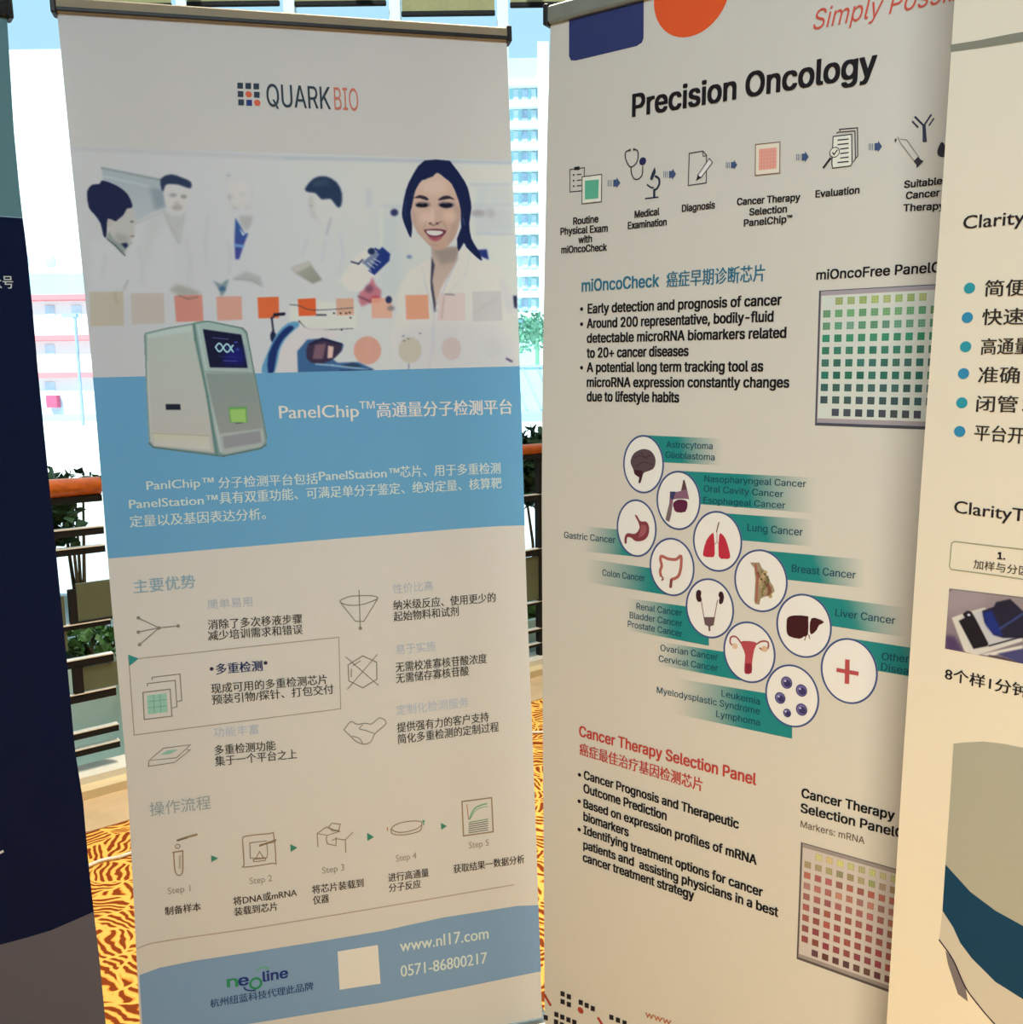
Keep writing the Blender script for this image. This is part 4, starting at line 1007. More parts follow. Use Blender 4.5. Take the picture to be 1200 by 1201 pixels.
B.begin(); B.line(k(spl([(590,308),(562,325),(560,370),(580,420),(605,440),(640,415),(658,370),(655,315),(628,302)])), 1.6, IC); B.line(k(spl([(605,438),(605,480),(625,528),(660,535),(690,500),(695,430)])), 1.6, IC); B.disc(k((695,395))[0], 4.6, (36,38,72), 5)
B.disc(k((594,308))[0], 1.6, IC, 5, seg=8); B.disc(k((628,302))[0], 1.6, IC, 5, seg=8)
icon('stethoscope'); B.begin(); B.poly(k([(790,440),(798,480),(770,545),(752,535),(765,490)]), (38,46,60), 5); B.line(k(spl([(790,510),(820,530),(825,570),(805,610),(780,620)])), 2.6, (38,46,60)); B.line(k(spl([(728,578),(760,600),(782,600)])), 1.8, (38,46,60)); B.line(k([(785,615),(785,678)]), 3, (38,46,60)); B.line(k([(712,688),(818,675)]), 1.7, (38,46,60)); icon('microscope')
k = Z(790, 130, 7.507)
B.begin(); B.line(k([(140,375),(260,355),(292,390),(290,635),(132,658)]), 1.2, IC, closed=True); B.line(k([(258,358),(262,400),(292,395)]), 1, IC)
B.poly(k([(318,420),(345,455),(245,590),(205,615),(215,570)]), (214,200,190), 5); B.line(k([(318,420),(345,455),(245,590),(215,570)]), 1.1, (70,50,60), 6, True); B.poly(k([(215,572),(246,590),(200,618)]), (40,34,40), 6); icon('page and pencil')
arrow(k, 525, 478, 1.0); arrow(k, 1150, 408, 1.12)
B.begin(); B.quad(k([(725,298),(940,275),(938,548),(722,570)]), (216,194,172), 4); B.line(k([(725,298),(940,275),(938,548),(722,570)]), 1.1, (110,84,70), 6, True); B.quad(k([(755,338),(912,322),(908,508),(752,525)]), (204,146,128), 5)
for i in range(1, 6): B.line(k([(755+26*i,337-2.6*i),(752+26*i,523-2.6*i)]), .4, (190,124,108), 6); B.line(k([(755,338+31*i),(911,322+31*i)]), .4, (190,124,108), 6)
icon('pink chip')
k = Z(940, 120, 6.667)
B.begin(); B.line(k([(305,225),(300,212),(440,200),(442,420),(425,440)]), 1.3, IC); B.line(k([(275,245),(285,235),(420,225),(425,440),(405,470)]), 1.3, IC)
B.poly(k([(250,268),(395,250),(398,480),(385,498),(245,515),(240,480)]), (214,204,184), 4); B.line(k([(250,268),(395,250),(398,480),(385,498),(245,515),(240,480)]), 1.3, IC, 5, True)
for i in range(6): B.line(k([(285 if i < 2 or i > 4 else 305, 297+35*i),(372,288+35*i)]), 1.5, IC, 6)
B.disc(k((262,392))[0], 6.3, (212,200,180), 6, IC, 1.0, 24); B.line(k([(245,392),(258,410),(285,372)]), 1.5, IC, 8); B.line(k([(232,435),(172,515)]), 2.6, (40,36,40), 6); icon('papers with magnifier')
arrow(k, 592, 348, 1.05)
B.begin(); B.line(k([(888,112),(955,180),(958,310)]), 2.2, (48,50,68)); B.line(k([(1018,95),(965,175),(975,310)]), 2.2, (48,50,68)); B.line(k([(868,148),(915,198)]), 1.8, (48,50,68)); B.line(k([(1038,125),(998,185)]), 1.8, (48,50,68)); icon('antibody sign')
B.begin(); B.poly(k([(728,300),(740,280),(748,292),(738,318)]), IC, 5); B.line(k([(755,270),(775,318),(885,460),(918,425),(825,295),(775,288)]), .9, (120,110,96)); B.poly(k([(878,462),(915,425),(935,450),(958,460),(905,515),(900,485)]), (46,46,52), 6); icon('syringe')
B.begin(); B.poly(k([(1100,310),(1065,375),(1075,420),(1130,425),(1140,370)]), (46,42,50), 4, 3); icon('dark drop')
# foot logo squares
k = Z(640, 1120, 5.4545)
B.begin()
for q in ((110,248),(150,266),(110,298),(150,316),(226,303),(264,322),(303,342),(70,380),(108,397),(147,414),(185,430),(68,428),(106,446),(422,398),(464,416),(506,434),(2,400)):
    x, y = k(q)[0]; B.quad([(x-2.5,y-3.6),(x+2.5,y-2.2),(x+2.5,y+3.6),(x-2.5,y+2.2)], (40,34,32), 4)
B.disc(k((225,354))[0], 3.6, (168,60,38), 4, seg=16); B.line(k([(-8,250),(35,325)]), 3.4, (168,60,38)); B.line(k([(335,398),(375,465)]), 3.4, (168,60,38))
B.end('printed_logo_mark', 'small dark squares with red strokes')

# ================================================================== banner 3: cream banner on the right
REF3 = [(0, (218, 206, 176)), (600, (222, 205, 166)), (1200, (226, 200, 150))]
B3 = Banner('roll_up_banner', 'cream roll-up banner with bulleted list and teal-banded machine at the right edge of the frame', -45.047, 0.976, 1.233, 1.65, REF3)
# (its plane stands nearer: measured along the same viewing lines)
pl = B3.pl
L3 = [(1120,-5),(1110,150),(1100,300),(1090.5,430),(1081,560),(1070.5,720),(1060,880),(1050,1040),(1040,1201)]
vt = 0.60; vb = vt-1.94
B3.white = np.array((0.86, 0.79, 0.66))
B3.make_sheet(L3, 0.85, vt, vb)
B3.hardware(0.022, RAILM, CAPM, METAL)
T = B3.text; KB = (42,36,34)
B3.begin(); B3.poly([(1115.5,52.5),(1150,47),(1180,41),(1200,37.5),(1225,32),(1225,43.5),(1200,48.7),(1180,52),(1150,56.5),(1115.5,61)], (128,126,104), 2); B3.end('printed_rule', 'grey green bar')
T('Clarity', (1130,268.8), (1202,262.2), 15.5, KB, G, .02); T('ClarityTi', (1119.4,601), (1207,612.5), 14.5, KB, G, .02)
for t, p, q in (('简便：',(1155,348),(1213,346.6)),('快速：',(1152,381.5),(1210,380.6)),('高通量',(1150.7,416),(1209,415.4)),('准确：',(1147.5,449.2),(1206,449.8)),('闭管：',(1145.5,483),(1203.5,484)),('平台开放',(1143,516.6),(1222,522))):
    T(t, p, q, 18.5, (52,44,36), G, .02)
for i, q in enumerate(((1137.5,338),(1135,372.5),(1133,406.7),(1130.5,438.2),(1128.5,472.5),(1126,506))): B3.begin(); B3.disc(q, 6.4, (48,140,140) if i % 2 == 0 else (52,128,150), 4, seg=28); B3.end('printed_bullet', 'round teal bullet' if i % 2 == 0 else 'round blue bullet')
B3.begin(); B3.line([(1205,644.8),(1160,639.8),(1120,635),(1116.5,637),(1114,664),(1116,667.8),(1160,673.4),(1205,680)], 1.3, (150,144,104)); B3.end('printed_frame_line', 'olive rounded frame')
T('1.', (1170.5,655.4), (1179,656), 8, (40,34,30), bold=.06); T('加样与分区', (1142,666.6), (1207,675.6), 10.5, (70,60,44), G, .01)
T('8个样1分钟', (1108.6,797), (1206,819), 15, (36,30,28), G, .02)
k = Z(1100, 620, 5.46)
Q = Paint(1098, 680, 1204, 790, 4, (140,124,116))
Q.p(k([(50,340),(600,340),(600,900),(30,900)]), (150,132,120), 0, 1, 0, (120,100,96), (0,1))
Q.p(k([(60,560),(300,480),(300,400),(60,380)]), (158,140,130), 4, .7); Q.p(k([(50,680),(110,690),(170,790),(50,790)]), (74,54,80), 2, .9)
Q.p(k([(90,570),(170,540),(300,505),(540,640),(546,720),(240,815),(170,780)]), (204,192,164), .6); Q.p(k([(150,560),(290,520),(420,640),(546,700),(330,760),(210,740)]), (184,176,160), 1.2, .9)
Q.p(k([(120,640),(180,775),(240,812),(546,745),(546,770),(340,815),(180,790)]), (214,200,170), .6)
Q.p(k([(135,590),(175,570),(160,545),(190,525),(215,530),(245,580),(325,735),(320,752),(230,770)]), (34,28,30), .5); Q.e(k((200,552))[0], 1.8, 1.4, (210,208,210), .4)
Q.p(k([(285,525),(360,500),(375,470),(465,450),(560,540),(560,700),(420,700),(360,680),(300,600)]), (38,34,44), .6)
Q.p(k([(290,540),(345,520),(400,640),(420,690),(360,680),(310,620)]), (34,46,104), 1.2, .95); Q.l(k([(400,640),(546,545)]), 2.0, (70,80,130), .8, .9)
Q.l(k([(330,750),(546,690)]), 1.6, (30,26,30), .4); Q.p(k([(380,800),(560,765),(560,900),(500,850)]), (70,66,96), .8); Q.l(k([(330,812),(420,830),(560,875)]), 1.6, (60,44,44), .6, .9)
Q.l(k([(75,400),(95,383),(546,440)]), 1.6, (96,84,70), .5, .9)
Q.to_mesh(B3, 'printed_photo', [(1113.6,690), (1204,700.8), (1204,779), (1108.6,760.6)], 130, 100, 3, 'photo of an open chip tray with dark blue cartridge')
k = Z(1080, 850, 3.42)
B3.begin(); B3.poly(k([(132,76),(180,71),(250,67),(330,76),(440,98),(440,1300),(360,1260),(300,1201),(230,1120),(180,1050),(130,940),(75,860),(88,745),(100,560),(118,300)]), (166,154,118), 2); B3.end('printed_machine_body', 'grey green machine side')
B3.begin(); B3.poly(k([(76,858),(88,745),(130,810),(160,875),(205,935),(300,1030),(440,1118),(440,1300),(300,1201),(230,1120),(180,1050),(130,940)]), (196,176,136), 3)
B3.poly(k([(100,560),(150,615),(200,670),(300,745),(440,822),(440,1112),(411,1100),(300,1030),(205,935),(160,875),(130,810),(88,745)]), (22,58,70), 4); B3.end('printed_teal_band', 'dark teal curved band')
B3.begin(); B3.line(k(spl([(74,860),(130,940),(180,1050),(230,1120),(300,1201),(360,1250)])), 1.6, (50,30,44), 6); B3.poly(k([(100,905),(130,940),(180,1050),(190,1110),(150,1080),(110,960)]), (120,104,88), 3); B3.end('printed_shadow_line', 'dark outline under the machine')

# ================================================================== banner 0: navy banner on the left
REF0 = [(0, (176, 174, 167)), (600, (196, 188, 172)), (1200, (210, 192, 160))]
B0 = Banner('roll_up_banner', 'navy blue roll-up banner with grey foot, cut by the left edge of the frame', 36.967, -0.179, -0.903, 2.17, REF0)
pl = B0.pl
R0 = [(8,18),(16,150),(24.5,240),(31,288),(38,360),(45,440),(50,490),(57,560),(69,680),(78,770),(88,880),(97.5,940),(104,1015),(110,1070),(116,1120),(124,1201)]
vt = pl.uv((8, 18))[1]; vb = vt - 1.865
def c0(uv):
    return lin((18, 36, 84))*.6
B0.make_sheet(-0.85, R0, vt, vb, c0)
B0.hardware(0.022, CAPM, CAPM, METAL)
E0 = lambda y0, y1: [(float(np.interp(y, [p[1] for p in R0], [p[0] for p in R0])), y) for y in np.linspace(y0, y1, 8)]
B0.begin(); B0.poly([(-60,20)] + E0(20, 256) + [(-60,250)], (84,118,120), 2); B0.line([(-60,249.5),(26,255.5)], 1.2, (120,150,160), 3); B0.end('printed_teal_field', 'grey teal upper field')
B0.begin(); B0.poly([(-60,1124),(0,1108),(30,1100),(60,1091),(90,1078),(110.3,1069)] + E0(1075, 1201) + [(130,1260),(-60,1260)], (100,90,84), 2); B0.end('printed_grey_foot', 'brown grey lower field')
B0.text('众号', (-10.5,338.2), (16,338.6), 14.5, (190,200,206), G, .01, label='white lettering')
B0.begin(); B0.line([(-12,1004),(0,1000),(4,997.8)], 3, (214,214,208), 4); B0.end('printed_stroke', 'white stroke')
BANNERS = [B0, B1, B2, B3]
flush_text(BANNERS)

# ================================================================== the room and what lies beyond the windows
def on_plane(p, q, d):
    """point seen at picture position p on the upright plane through q with horizontal direction d"""
    v = cam_dir((p[0]-600)/FOC, 1, -(p[1]-600.5)/FOC)
    n = Vector((-d[1], d[0], 0)); e = Vector((0, 0, EYE)); q = Vector((q[0], q[1], 0))
    return e + v*((q-e).dot(n)/v.dot(n))
def on_floor(p, z=0.0):
    v = cam_dir((p[0]-600)/FOC, 1, -(p[1]-600.5)/FOC)
    return Vector((0, 0, EYE)) + v*((z-EYE)/v.z)
def struct(o, label=None): o['kind'] = 'structure'; return o

def carpet_mat():
    m = bpy.data.materials.new('patterned_carpet'); m.use_nodes = True
    nt = m.node_tree; N = nt.nodes; Lk = nt.links; b = N['Principled BSDF']
    b.inputs['Roughness'].default_value = 0.95; b.inputs['Specular IOR Level'].default_value = 0.1
    tc = N.new('ShaderNodeTexCoord')
    nz = N.new('ShaderNodeTexNoise'); nz.inputs['Scale'].default_value = 9; nz.inputs['Detail'].default_value = 1
    Lk.new(tc.outputs['Object'], nz.inputs[0])
    sub = N.new('ShaderNodeVectorMath'); sub.operation = 'SUBTRACT'; sub.inputs[1].default_value = (.5, .5, .5)
    Lk.new(nz.outputs[1], sub.inputs[0])
    scl = N.new('ShaderNodeVectorMath'); scl.operation = 'SCALE'; scl.inputs['Scale'].default_value = 0.09
    Lk.new(sub.outputs[0], scl.inputs[0])
    add = N.new('ShaderNodeVectorMath'); add.operation = 'ADD'
    Lk.new(tc.outputs['Object'], add.inputs[0]); Lk.new(scl.outputs[0], add.inputs[1])
    vo = N.new('ShaderNodeTexVoronoi'); vo.inputs['Scale'].default_value = 10
    Lk.new(add.outputs[0], vo.inputs['Vector'])
    sx = N.new('ShaderNodeSeparateXYZ'); Lk.new(vo.outputs['Color'], sx.inputs[0])
    ang = N.new('ShaderNodeMath'); ang.operation = 'MULTIPLY'; ang.inputs[1].default_value = 6.283
    Lk.new(sx.outputs[0], ang.inputs[0])
    rot = N.new('ShaderNodeVectorRotate'); rot.rotation_type = 'Z_AXIS'
    Lk.new(add.outputs[0], rot.inputs['Vector']); Lk.new(ang.outputs[0], rot.inputs['Angle'])
    wv = N.new('ShaderNodeTexWave'); wv.inputs['Scale'].default_value = 15; wv.inputs['Distortion'].default_value = 4
    wv.inputs['Detail'].default_value = 1.5; wv.inputs['Detail Scale'].default_value = 1.6
    Lk.new(rot.outputs[0], wv.inputs[0])
    ve = N.new('ShaderNodeTexVoronoi'); ve.feature = 'DISTANCE_TO_EDGE'; ve.inputs['Scale'].default_value = 10
    Lk.new(add.outputs[0], ve.inputs['Vector'])
    er = N.new('ShaderNodeMapRange'); er.inputs[1].default_value = .02; er.inputs[2].default_value = .06
    Lk.new(ve.outputs[0], er.inputs[0])
    mul = N.new('ShaderNodeMath'); mul.operation = 'MULTIPLY'; Lk.new(wv.outputs['Fac'], mul.inputs[0]); Lk.new(er.outputs[0], mul.inputs[1])
    inv = N.new('ShaderNodeMath'); inv.operation = 'SUBTRACT'; inv.inputs[0].default_value = 1; Lk.new(mul.outputs[0], inv.inputs[1])
    r = N.new('ShaderNodeValToRGB'); e = r.color_ramp.elements
    e[0].position = .40; e[0].color = (*lin((138, 62, 24)), 1); e[1].position = .62; e[1].color = (*lin((230, 160, 70)), 1)
    k2 = e.new(.95); k2.color = (*lin((246, 194, 98)), 1)
    k = e.new(.5); k.color = (*lin((214, 120, 44)), 1)
    Lk.new(inv.outputs[0], r.inputs[0]); Lk.new(r.outputs[0], b.inputs['Base Color'])
    bp = N.new('ShaderNodeBump'); bp.inputs['Strength'].default_value = .5; bp.inputs['Distance'].default_value = .004
    n3 = N.new('ShaderNodeTexNoise'); n3.inputs['Scale'].default_value = 400; Lk.new(tc.outputs['Object'], n3.inputs[0])
    Lk.new(n3.outputs[0], bp.inputs['Height']); Lk.new(bp.outputs[0], b.inputs['Normal'])
    return m

def glass_mat():
    m = bpy.data.materials.new('window_glass'); m.use_nodes = True
    nt = m.node_tree; N = nt.nodes; N.remove(N['Principled BSDF']); out = N['Material Output']
    t = N.new('ShaderNodeBsdfTransparent'); t.inputs[0].default_value = (.93, .985, .985, 1)
    g = N.new('ShaderNodeBsdfGlossy'); g.inputs['Roughness'].default_value = .02
    f = N.new('ShaderNodeFresnel'); f.inputs[0].default_value = 1.3
    mx = N.new('ShaderNodeMixShader'); nt.links.new(f.outputs[0], mx.inputs[0]); nt.links.new(t.outputs[0], mx.inputs[1]); nt.links.new(g.outputs[0], mx.inputs[2])
    nt.links.new(mx.outputs[0], out.inputs[0])
    return m
GLASS = glass_mat()
CARPET = carpet_mat()
WALL = mat('cream_wall', (214, 200, 176), .9, 0, .03, 4, .05)
CEIL = mat('white_ceiling', (222, 216, 204), .9, 0, .02, 4)
STONE = mat('tan_stone', (206, 178, 140), .5, 0, .08, 14, .05)
CURB = mat('white_stone', (235, 232, 222), .5, 0, .04, 10)
CREAM = mat('cream_stone', (226, 206, 164), .6, 0, .05, 12)
FRAME = mat('white_window_frame', (225, 236, 238), .5, 0, .03, 8)
BLIND = mat('olive_blind_cloth', (150, 148, 108), .9, 0, .05, 60, .2, 300)
BLACK = mat('black_metal', (10, 11, 14), .85, 0, .1, 20)
WOOD = mat('orange_varnished_wood', (178, 88, 28), .3, 0, .22, 5, .04, 30, stretch=(1, 14, 14))
OLIVE = mat('olive_frosted_panel', (94, 106, 86), .6, 0, .1, 6)
LIT_EDGE = mat('bright_metal_lip', (235, 235, 230), .3, .1, .02, 20)  # near-white stands in for light catching the bars' edges
LEAF = mat('dark_green_leaf', (38, 72, 44), .6, 0, .35, 30)
LEAF2 = mat('mid_green_leaf', (70, 116, 62), .6, 0, .35, 30)
BARK = mat('brown_stem', (84, 66, 46), .9, 0, .2, 30, .3)
WIRE = mat('white_cable_sheath', (236, 228, 212), .4, 0, .03, 20)

TROUGH = mat('pale_teal_trough', (192, 226, 226), .6, 0, .08, 6)
E_ = Vector((0.78, 0.624, 0)).normalized()        # direction the terrace edge runs
NRM = Vector((-E_.y, E_.x, 0))
pa = Vector((-1.30, 2.76, 0))                      # carpet edge passes here
def edge_pt(off, s): q = pa + NRM*off + E_*s; return Vector((q.x, q.y, 0))
def strip(name, off0, off1, z0, z1, m, s0=-3.4, s1=6.6):
    b = MB(); q = [edge_pt(off0, s0), edge_pt(off0, s1), edge_pt(off1, s1), edge_pt(off1, s0)]
    v = [(p.x, p.y, z0) for p in q] + [(p.x, p.y, z1) for p in q]
    b.add(v, [(0,3,2,1),(4,5,6,7),(0,1,5,4),(1,2,6,5),(2,3,7,6),(3,0,4,7)])
    return b.build(name, m)
# carpeted floor up to the stone edge
a0, a1 = edge_pt(0, -3.4), edge_pt(0, 6.6)
fl = mesh_obj('floor', [(-4.2,-3.6,0),(4.2,-3.6,0),(4.2,a1.y,0),(a1.x,a1.y,0),(a0.x,a0.y,0),(-4.2,a0.y,0),
                        (-4.2,-3.6,-.1),(4.2,-3.6,-.1),(4.2,a1.y,-.1),(a1.x,a1.y,-.1),(a0.x,a0.y,-.1),(-4.2,a0.y,-.1)],
              [(0,1,2,3,4,5),(11,10,9,8,7,6)]+[(i,i+6,(i+1)%6+6,(i+1)%6) for i in range(6)], CARPET)
struct(fl)
struct(strip('trim_1', 0.0, 0.24, -0.1, 0.004, STONE))
struct(strip('trim_2', 0.24, 0.30, -0.1, 0.035, CREAM))
struct(strip('trim_3', 0.30, 0.42, -0.1, 0.06, CURB))
TER = mat('pale_terrace_paving', (206, 222, 222), .7, 0, .06, 3, .1)
struct(MB().box((-9, -3.6, -.14), (9, 6.3, -.11)).build('terrace_floor', TER))
# shell
struct(MB().box((-4.3, -3.7, 4.2), (4.3, 3.9, 4.4)).build('ceiling', CEIL))
struct(MB().box((-4.3, -3.7, -.1), (4.3, -3.6, 4.2)).build('wall_back', WALL))
struct(MB().box((-4.3, -3.6, -.1), (-4.2, 6.4, 4.2)).build('wall_left', WALL))
struct(MB().box((4.2, -3.6, -.1), (4.3, 6.4, 4.2)).build('wall_right', WALL))

# unseen glazed roof, added over the terrace to let sky light in
for i, x in enumerate(np.linspace(-4.25, 4.25, 9)):
    struct(MB().box((x-.03, 3.9, 4.22), (x+.03, 6.3, 4.34)).build('trim_%d' % (i+5), FRAME))
struct(MB().box((-4.25, 3.9, 4.34), (4.25, 6.3, 4.352)).build('roof_glazing', GLASS))
# window wall
FY = 6.2
def fpt(x, y): return on_plane((x, y), (0, FY), (1, 0))
xs = [-30, 90, 215, 340, 463.5, 589.5, 715, 840, 965, 1090]
mx_ = [fpt(x, 12).x for x in xs]
mx_ = [-4.2] + mx_ + [4.2]
zb = {2: fpt(160, 14).z, 3: fpt(300, 11).z, 4: fpt(400, 11).z, 5: fpt(525, 22.5).z, 6: fpt(620, 12.5).z, 7: fpt(700, 12).z}
hd = struct(MB().box((-4.2, FY-.06, 4.06), (4.2, FY+.10, 4.2)).build('trim_4', FRAME))
for i in range(len(mx_)-1):
    x0, x1 = mx_[i], mx_[i+1]
    if x1-x0 < .1: continue
    w = struct(empty('window_%d' % (i+1), ((x0+x1)/2, FY, 0)))
    b = MB(); lx0, lx1 = x0-(x0+x1)/2, x1-(x0+x1)/2
    b.box((lx0, -.03, -.11), (lx0+.035, .05, 4.06)); b.box((lx1-.035, -.03, -.11), (lx1, .05, 4.06))
    b.box((lx0+.035, -.03, -.11), (lx1-.035, .05, -.03)); b.box((lx0+.035, -.03, 4.00), (lx1-.035, .05, 4.06))
    b.build('frame', FRAME, w)
    MB().box((lx0+.035, .005, -.03), (lx1-.035, .011, 4.00)).build('pane', GLASS, w)
    z = zb.get(i, zb[4]+.02*(i % 2))
    if 2 <= i <= 8:
        r = empty('roller_blind', ((x0+x1)/2, FY-.07, 0))
        bw = (x1-x0)/2-.05
        nm = {2: 'olive roller blind leftmost of the row above the blue and white banner', 3: 'olive roller blind second from left above the blue and white banner',
              4: 'olive roller blind above the middle of the blue and white banner', 5: 'olive roller blind hanging lowest, above the right end of the banner rail',
              6: 'olive roller blind over the gap between the two tall banners', 7: 'olive roller blind behind the dark blue block of the oncology banner', 8: 'olive roller blind farthest right, hidden behind the oncology banner'}[i]
        tag(r, nm, 'blind', 'roller blinds on the window wall')
        bb = MB(); n = 14
        vv = []
        for k in range(n+1):
            x = -bw+2*bw*k/n; vv += [(x, .006*math.sin(k*1.1), z+.02), (x, .006*math.sin(k*1.1), 4.03)]
        bb.add(vv, [(2*k, 2*k+2, 2*k+3, 2*k+1) for k in range(n)]); bb.build('cloth', BLIND, r)
        MB().box((-bw-.003, -.012, z-.008), (bw+.003, .012, z+.022), .004).build('bottom_bar', BLACK, r)
        MB().tube([(-bw-.01, 0, 4.03), (bw+.01, 0, 4.03)], .028, 12).build('roller', FRAME, r, True)

# ---- railings
def railing(name, label, q, s0, s1, hand, bars, panels, posts, xref, frames=()):
    q = Vector((q[0], q[1], 0)); d = E_; n = NRM
    rt = empty(name, (q.x, q.y, 0)); tag(rt, label, 'railing', 'railings along the terrace edge')
    def zat(y, x=xref): return on_plane((x, y), q, d).z
    def sat(x, y): p = on_plane((x, y), q, d); return (Vector((p.x, p.y, 0))-q).dot(d)
    def bx(sa, sb, za, zb_, th, m, nm, off=0.0):
        b = MB(); c = [d*sa-n*th+n*off, d*sb-n*th+n*off, d*sb+n*th+n*off, d*sa+n*th+n*off]
        v = [(p.x, p.y, za) for p in c] + [(p.x, p.y, zb_) for p in c]
        b.add(v, [(0,3,2,1),(4,5,6,7),(0,1,5,4),(1,2,6,5),(2,3,7,6),(3,0,4,7)]); return b.build(nm, m, rt)
    zh = zat(hand[0]); r = hand[1]
    pts = [d*(s0+(s1-s0)*k/10) for k in range(11)]
    rr = [r*.9] + [r]*9 + [r*.9]
    MB().tube([(p.x, p.y, zh) for p in pts], rr, 20).build('handrail', WOOD, rt, True)
    bx(s0, s1, zh-r-.018, zh-r+.004, .02, BLACK, 'rail_bracket')
    for y, t in bars:
        z = zat(y); bx(s0, s1, z-t/2, z+t/2, .012, BLACK, 'bar'); bx(s0, s1, z+t/2, z+t/2+.004, .014, LIT_EDGE, 'bar_lip')  # thin pale strip paints the lit upper edge of each bar
    for (xa, xb, ya, yb) in panels:
        bx(sat(xa, ya), sat(xb, ya), zat(yb), zat(ya), .006, OLIVE, 'panel', .0)
    for (xa, xb, ya, yb) in frames:
        bx(sat(xa, ya), sat(xb, ya), zat(yb), zat(ya), .012, BLACK, 'panel_frame', .0)
    for (xa, xb) in posts:
        bx(sat(xa, 700), sat(xb, 700), 0.055, zh-r, .016, BLACK, 'post', .002)
    return rt
QA = edge_pt(.36, 0); sA = lambda x, y: (lambda p: (Vector((p.x, p.y, 0))-QA).dot(E_))(on_plane((x, y), QA, E_))
railing('terrace_railing', 'wood-topped black metal railing seen between navy and blue banners', QA, -2.6, sA(117, 571), (571, .034),
        [(624, .024), (646, .022), (734, .016), (777, .026), (818, .028), (862, .022), (882, .022)], [(88, 131, 684, 729), (96, 137, 783, 811), (20, 74, 696, 760)], [(-60, -50), (20, 28)], 95, [(79, 87.5, 690, 736), (84, 95.5, 779, 816), (87, 131, 728, 731), (130.5, 132.5, 684, 730)])
QB = QA + E_*0.02
sB = lambda x, y: sA(x, y)
RB = railing('terrace_railing', 'wood-topped black railing with shrubs seen between the two tall banners', QB, sA(150, 571), 6.0, (527, .026),
        [(584, .028), (648, .03), (708, .012), (740, .014), (757, .014)], [(560, 640, 653, 704)], [(631, 637), (400, 406), (800, 808)], 625)

# ---- plants
def shrub(name, label, c, rad, n, leaf, m, seed, group, stems=4, base=None):
    rg = random.Random(seed); rt = empty(name, (c[0], c[1], base if base is not None else 0.0)); tag(rt, label, 'plant', group)
    zc = c[2]-(base if base is not None else 0.0)
    b = MB()
    for i in range(n):
        while True:
            p = Vector((rg.uniform(-1, 1), rg.uniform(-1, 1), rg.uniform(-1, 1)))
            if .25 < p.length < 1: break
        p = Vector((p.x*rad[0], p.y*rad[1], p.z*rad[2]+zc))
        t = Vector((rg.uniform(-1, 1), rg.uniform(-1, 1), rg.uniform(-.5, 1))).normalized()
        s_ = t.cross(Vector((rg.uniform(-1, 1), rg.uniform(-1, 1), rg.uniform(-1, 1)))).normalized()
        l = leaf*rg.uniform(.6, 1.3); w = l*.32; up = t.cross(s_)*l*.08
        b.add([p, p+t*l*.5+s_*w+up, p+t*l, p+t*l*.5-s_*w+up, p+t*l*.5], [(0, 1, 4), (1, 2, 4), (2, 3, 4), (3, 0, 4)])
    f = b.build('foliage', m, rt); f['kind'] = 'stuff'
    sb = MB()
    for i in range(stems):
        a = 6.28*i/stems; e = Vector((math.cos(a)*rad[0]*.4, math.sin(a)*rad[1]*.4, zc+rad[2]*.3))
        sb.tube([(0, 0, 0), (e.x*.3, e.y*.3, e.z*.5), e], [.012, .009, .004], 6)
    sb.build('stem', BARK, rt)
    return rt
def planter(name, label, c, lx, ly, h, z0=-.11):
    o = empty(name, (c[0], c[1], z0)); tag(o, label, 'planter', 'planters outside the railing')
    o.rotation_euler = (0, 0, math.atan2(E_.y, E_.x))
    b = MB().box((-lx, -ly, 0), (lx, -ly+.03, h)).box((-lx, ly-.03, 0), (lx, ly, h)).box((-lx, -ly+.03, 0), (-lx+.03, ly-.03, h)).box((lx-.03, -ly+.03, 0), (lx, ly-.03, h))
    b.build('trough', TROUGH, o); MB().box((-lx+.03, -ly+.03, .01), (lx-.03, ly-.03, h-.04)).build('soil', BARK, o)
p1 = on_plane((72, 603), edge_pt(.75, 0), E_)
hz = on_plane((104, 748), edge_pt(.80, 0), E_)
planter('planter', 'white stone planter trough below the hedge in the left gap', (hz.x-.15, hz.y-.12), .75, .12, max(hz.z+.11-.05, .15))
tz = max(hz.z+.11-.05, .15)-.16
shrub('leafy_bush', 'dark leafy bush under the orange handrail beside the navy banner', (p1.x-.06, p1.y-.02, p1.z), (.13, .1, .13), 420, .06, LEAF, 3, 'shrubs outside the railing', base=tz)
shrub('low_hedge', 'low green hedge behind the railing panels in the left gap', (hz.x, hz.y, hz.z-.02), (.42, .10, .055), 700, .045, LEAF2, 5, 'shrubs outside the railing', base=tz)
p2 = on_plane((82, 552), edge_pt(1.2, 0), E_)
shrub('leafy_bush', 'thin leafy tips showing just above the orange handrail', (p2.x, p2.y, p2.z-.06), (.13, .08, .06), 150, .04, LEAF, 8, 'shrubs outside the railing', base=-.1)
p3 = on_plane((625, 556), edge_pt(.62, 0), E_); p4 = on_plane((624, 728), edge_pt(.65, 0), E_)
planter('planter', 'white stone planter trough in the gap between the two tall banners', (p4.x, p4.y), .5, .14, .3)
shrub('leafy_bush', 'dark tall bush behind the railing between the two tall banners', (p3.x+.02, p3.y, p3.z+.02), (.2, .14, .2), 1100, .07, LEAF, 11, 'shrubs outside the railing', base=.14)
shrub('low_hedge', 'green low plants behind the railing between the two tall banners', (p4.x, p4.y, p4.z+.02), (.28, .12, .17), 700, .07, LEAF2, 12, 'shrubs outside the railing', base=.14)

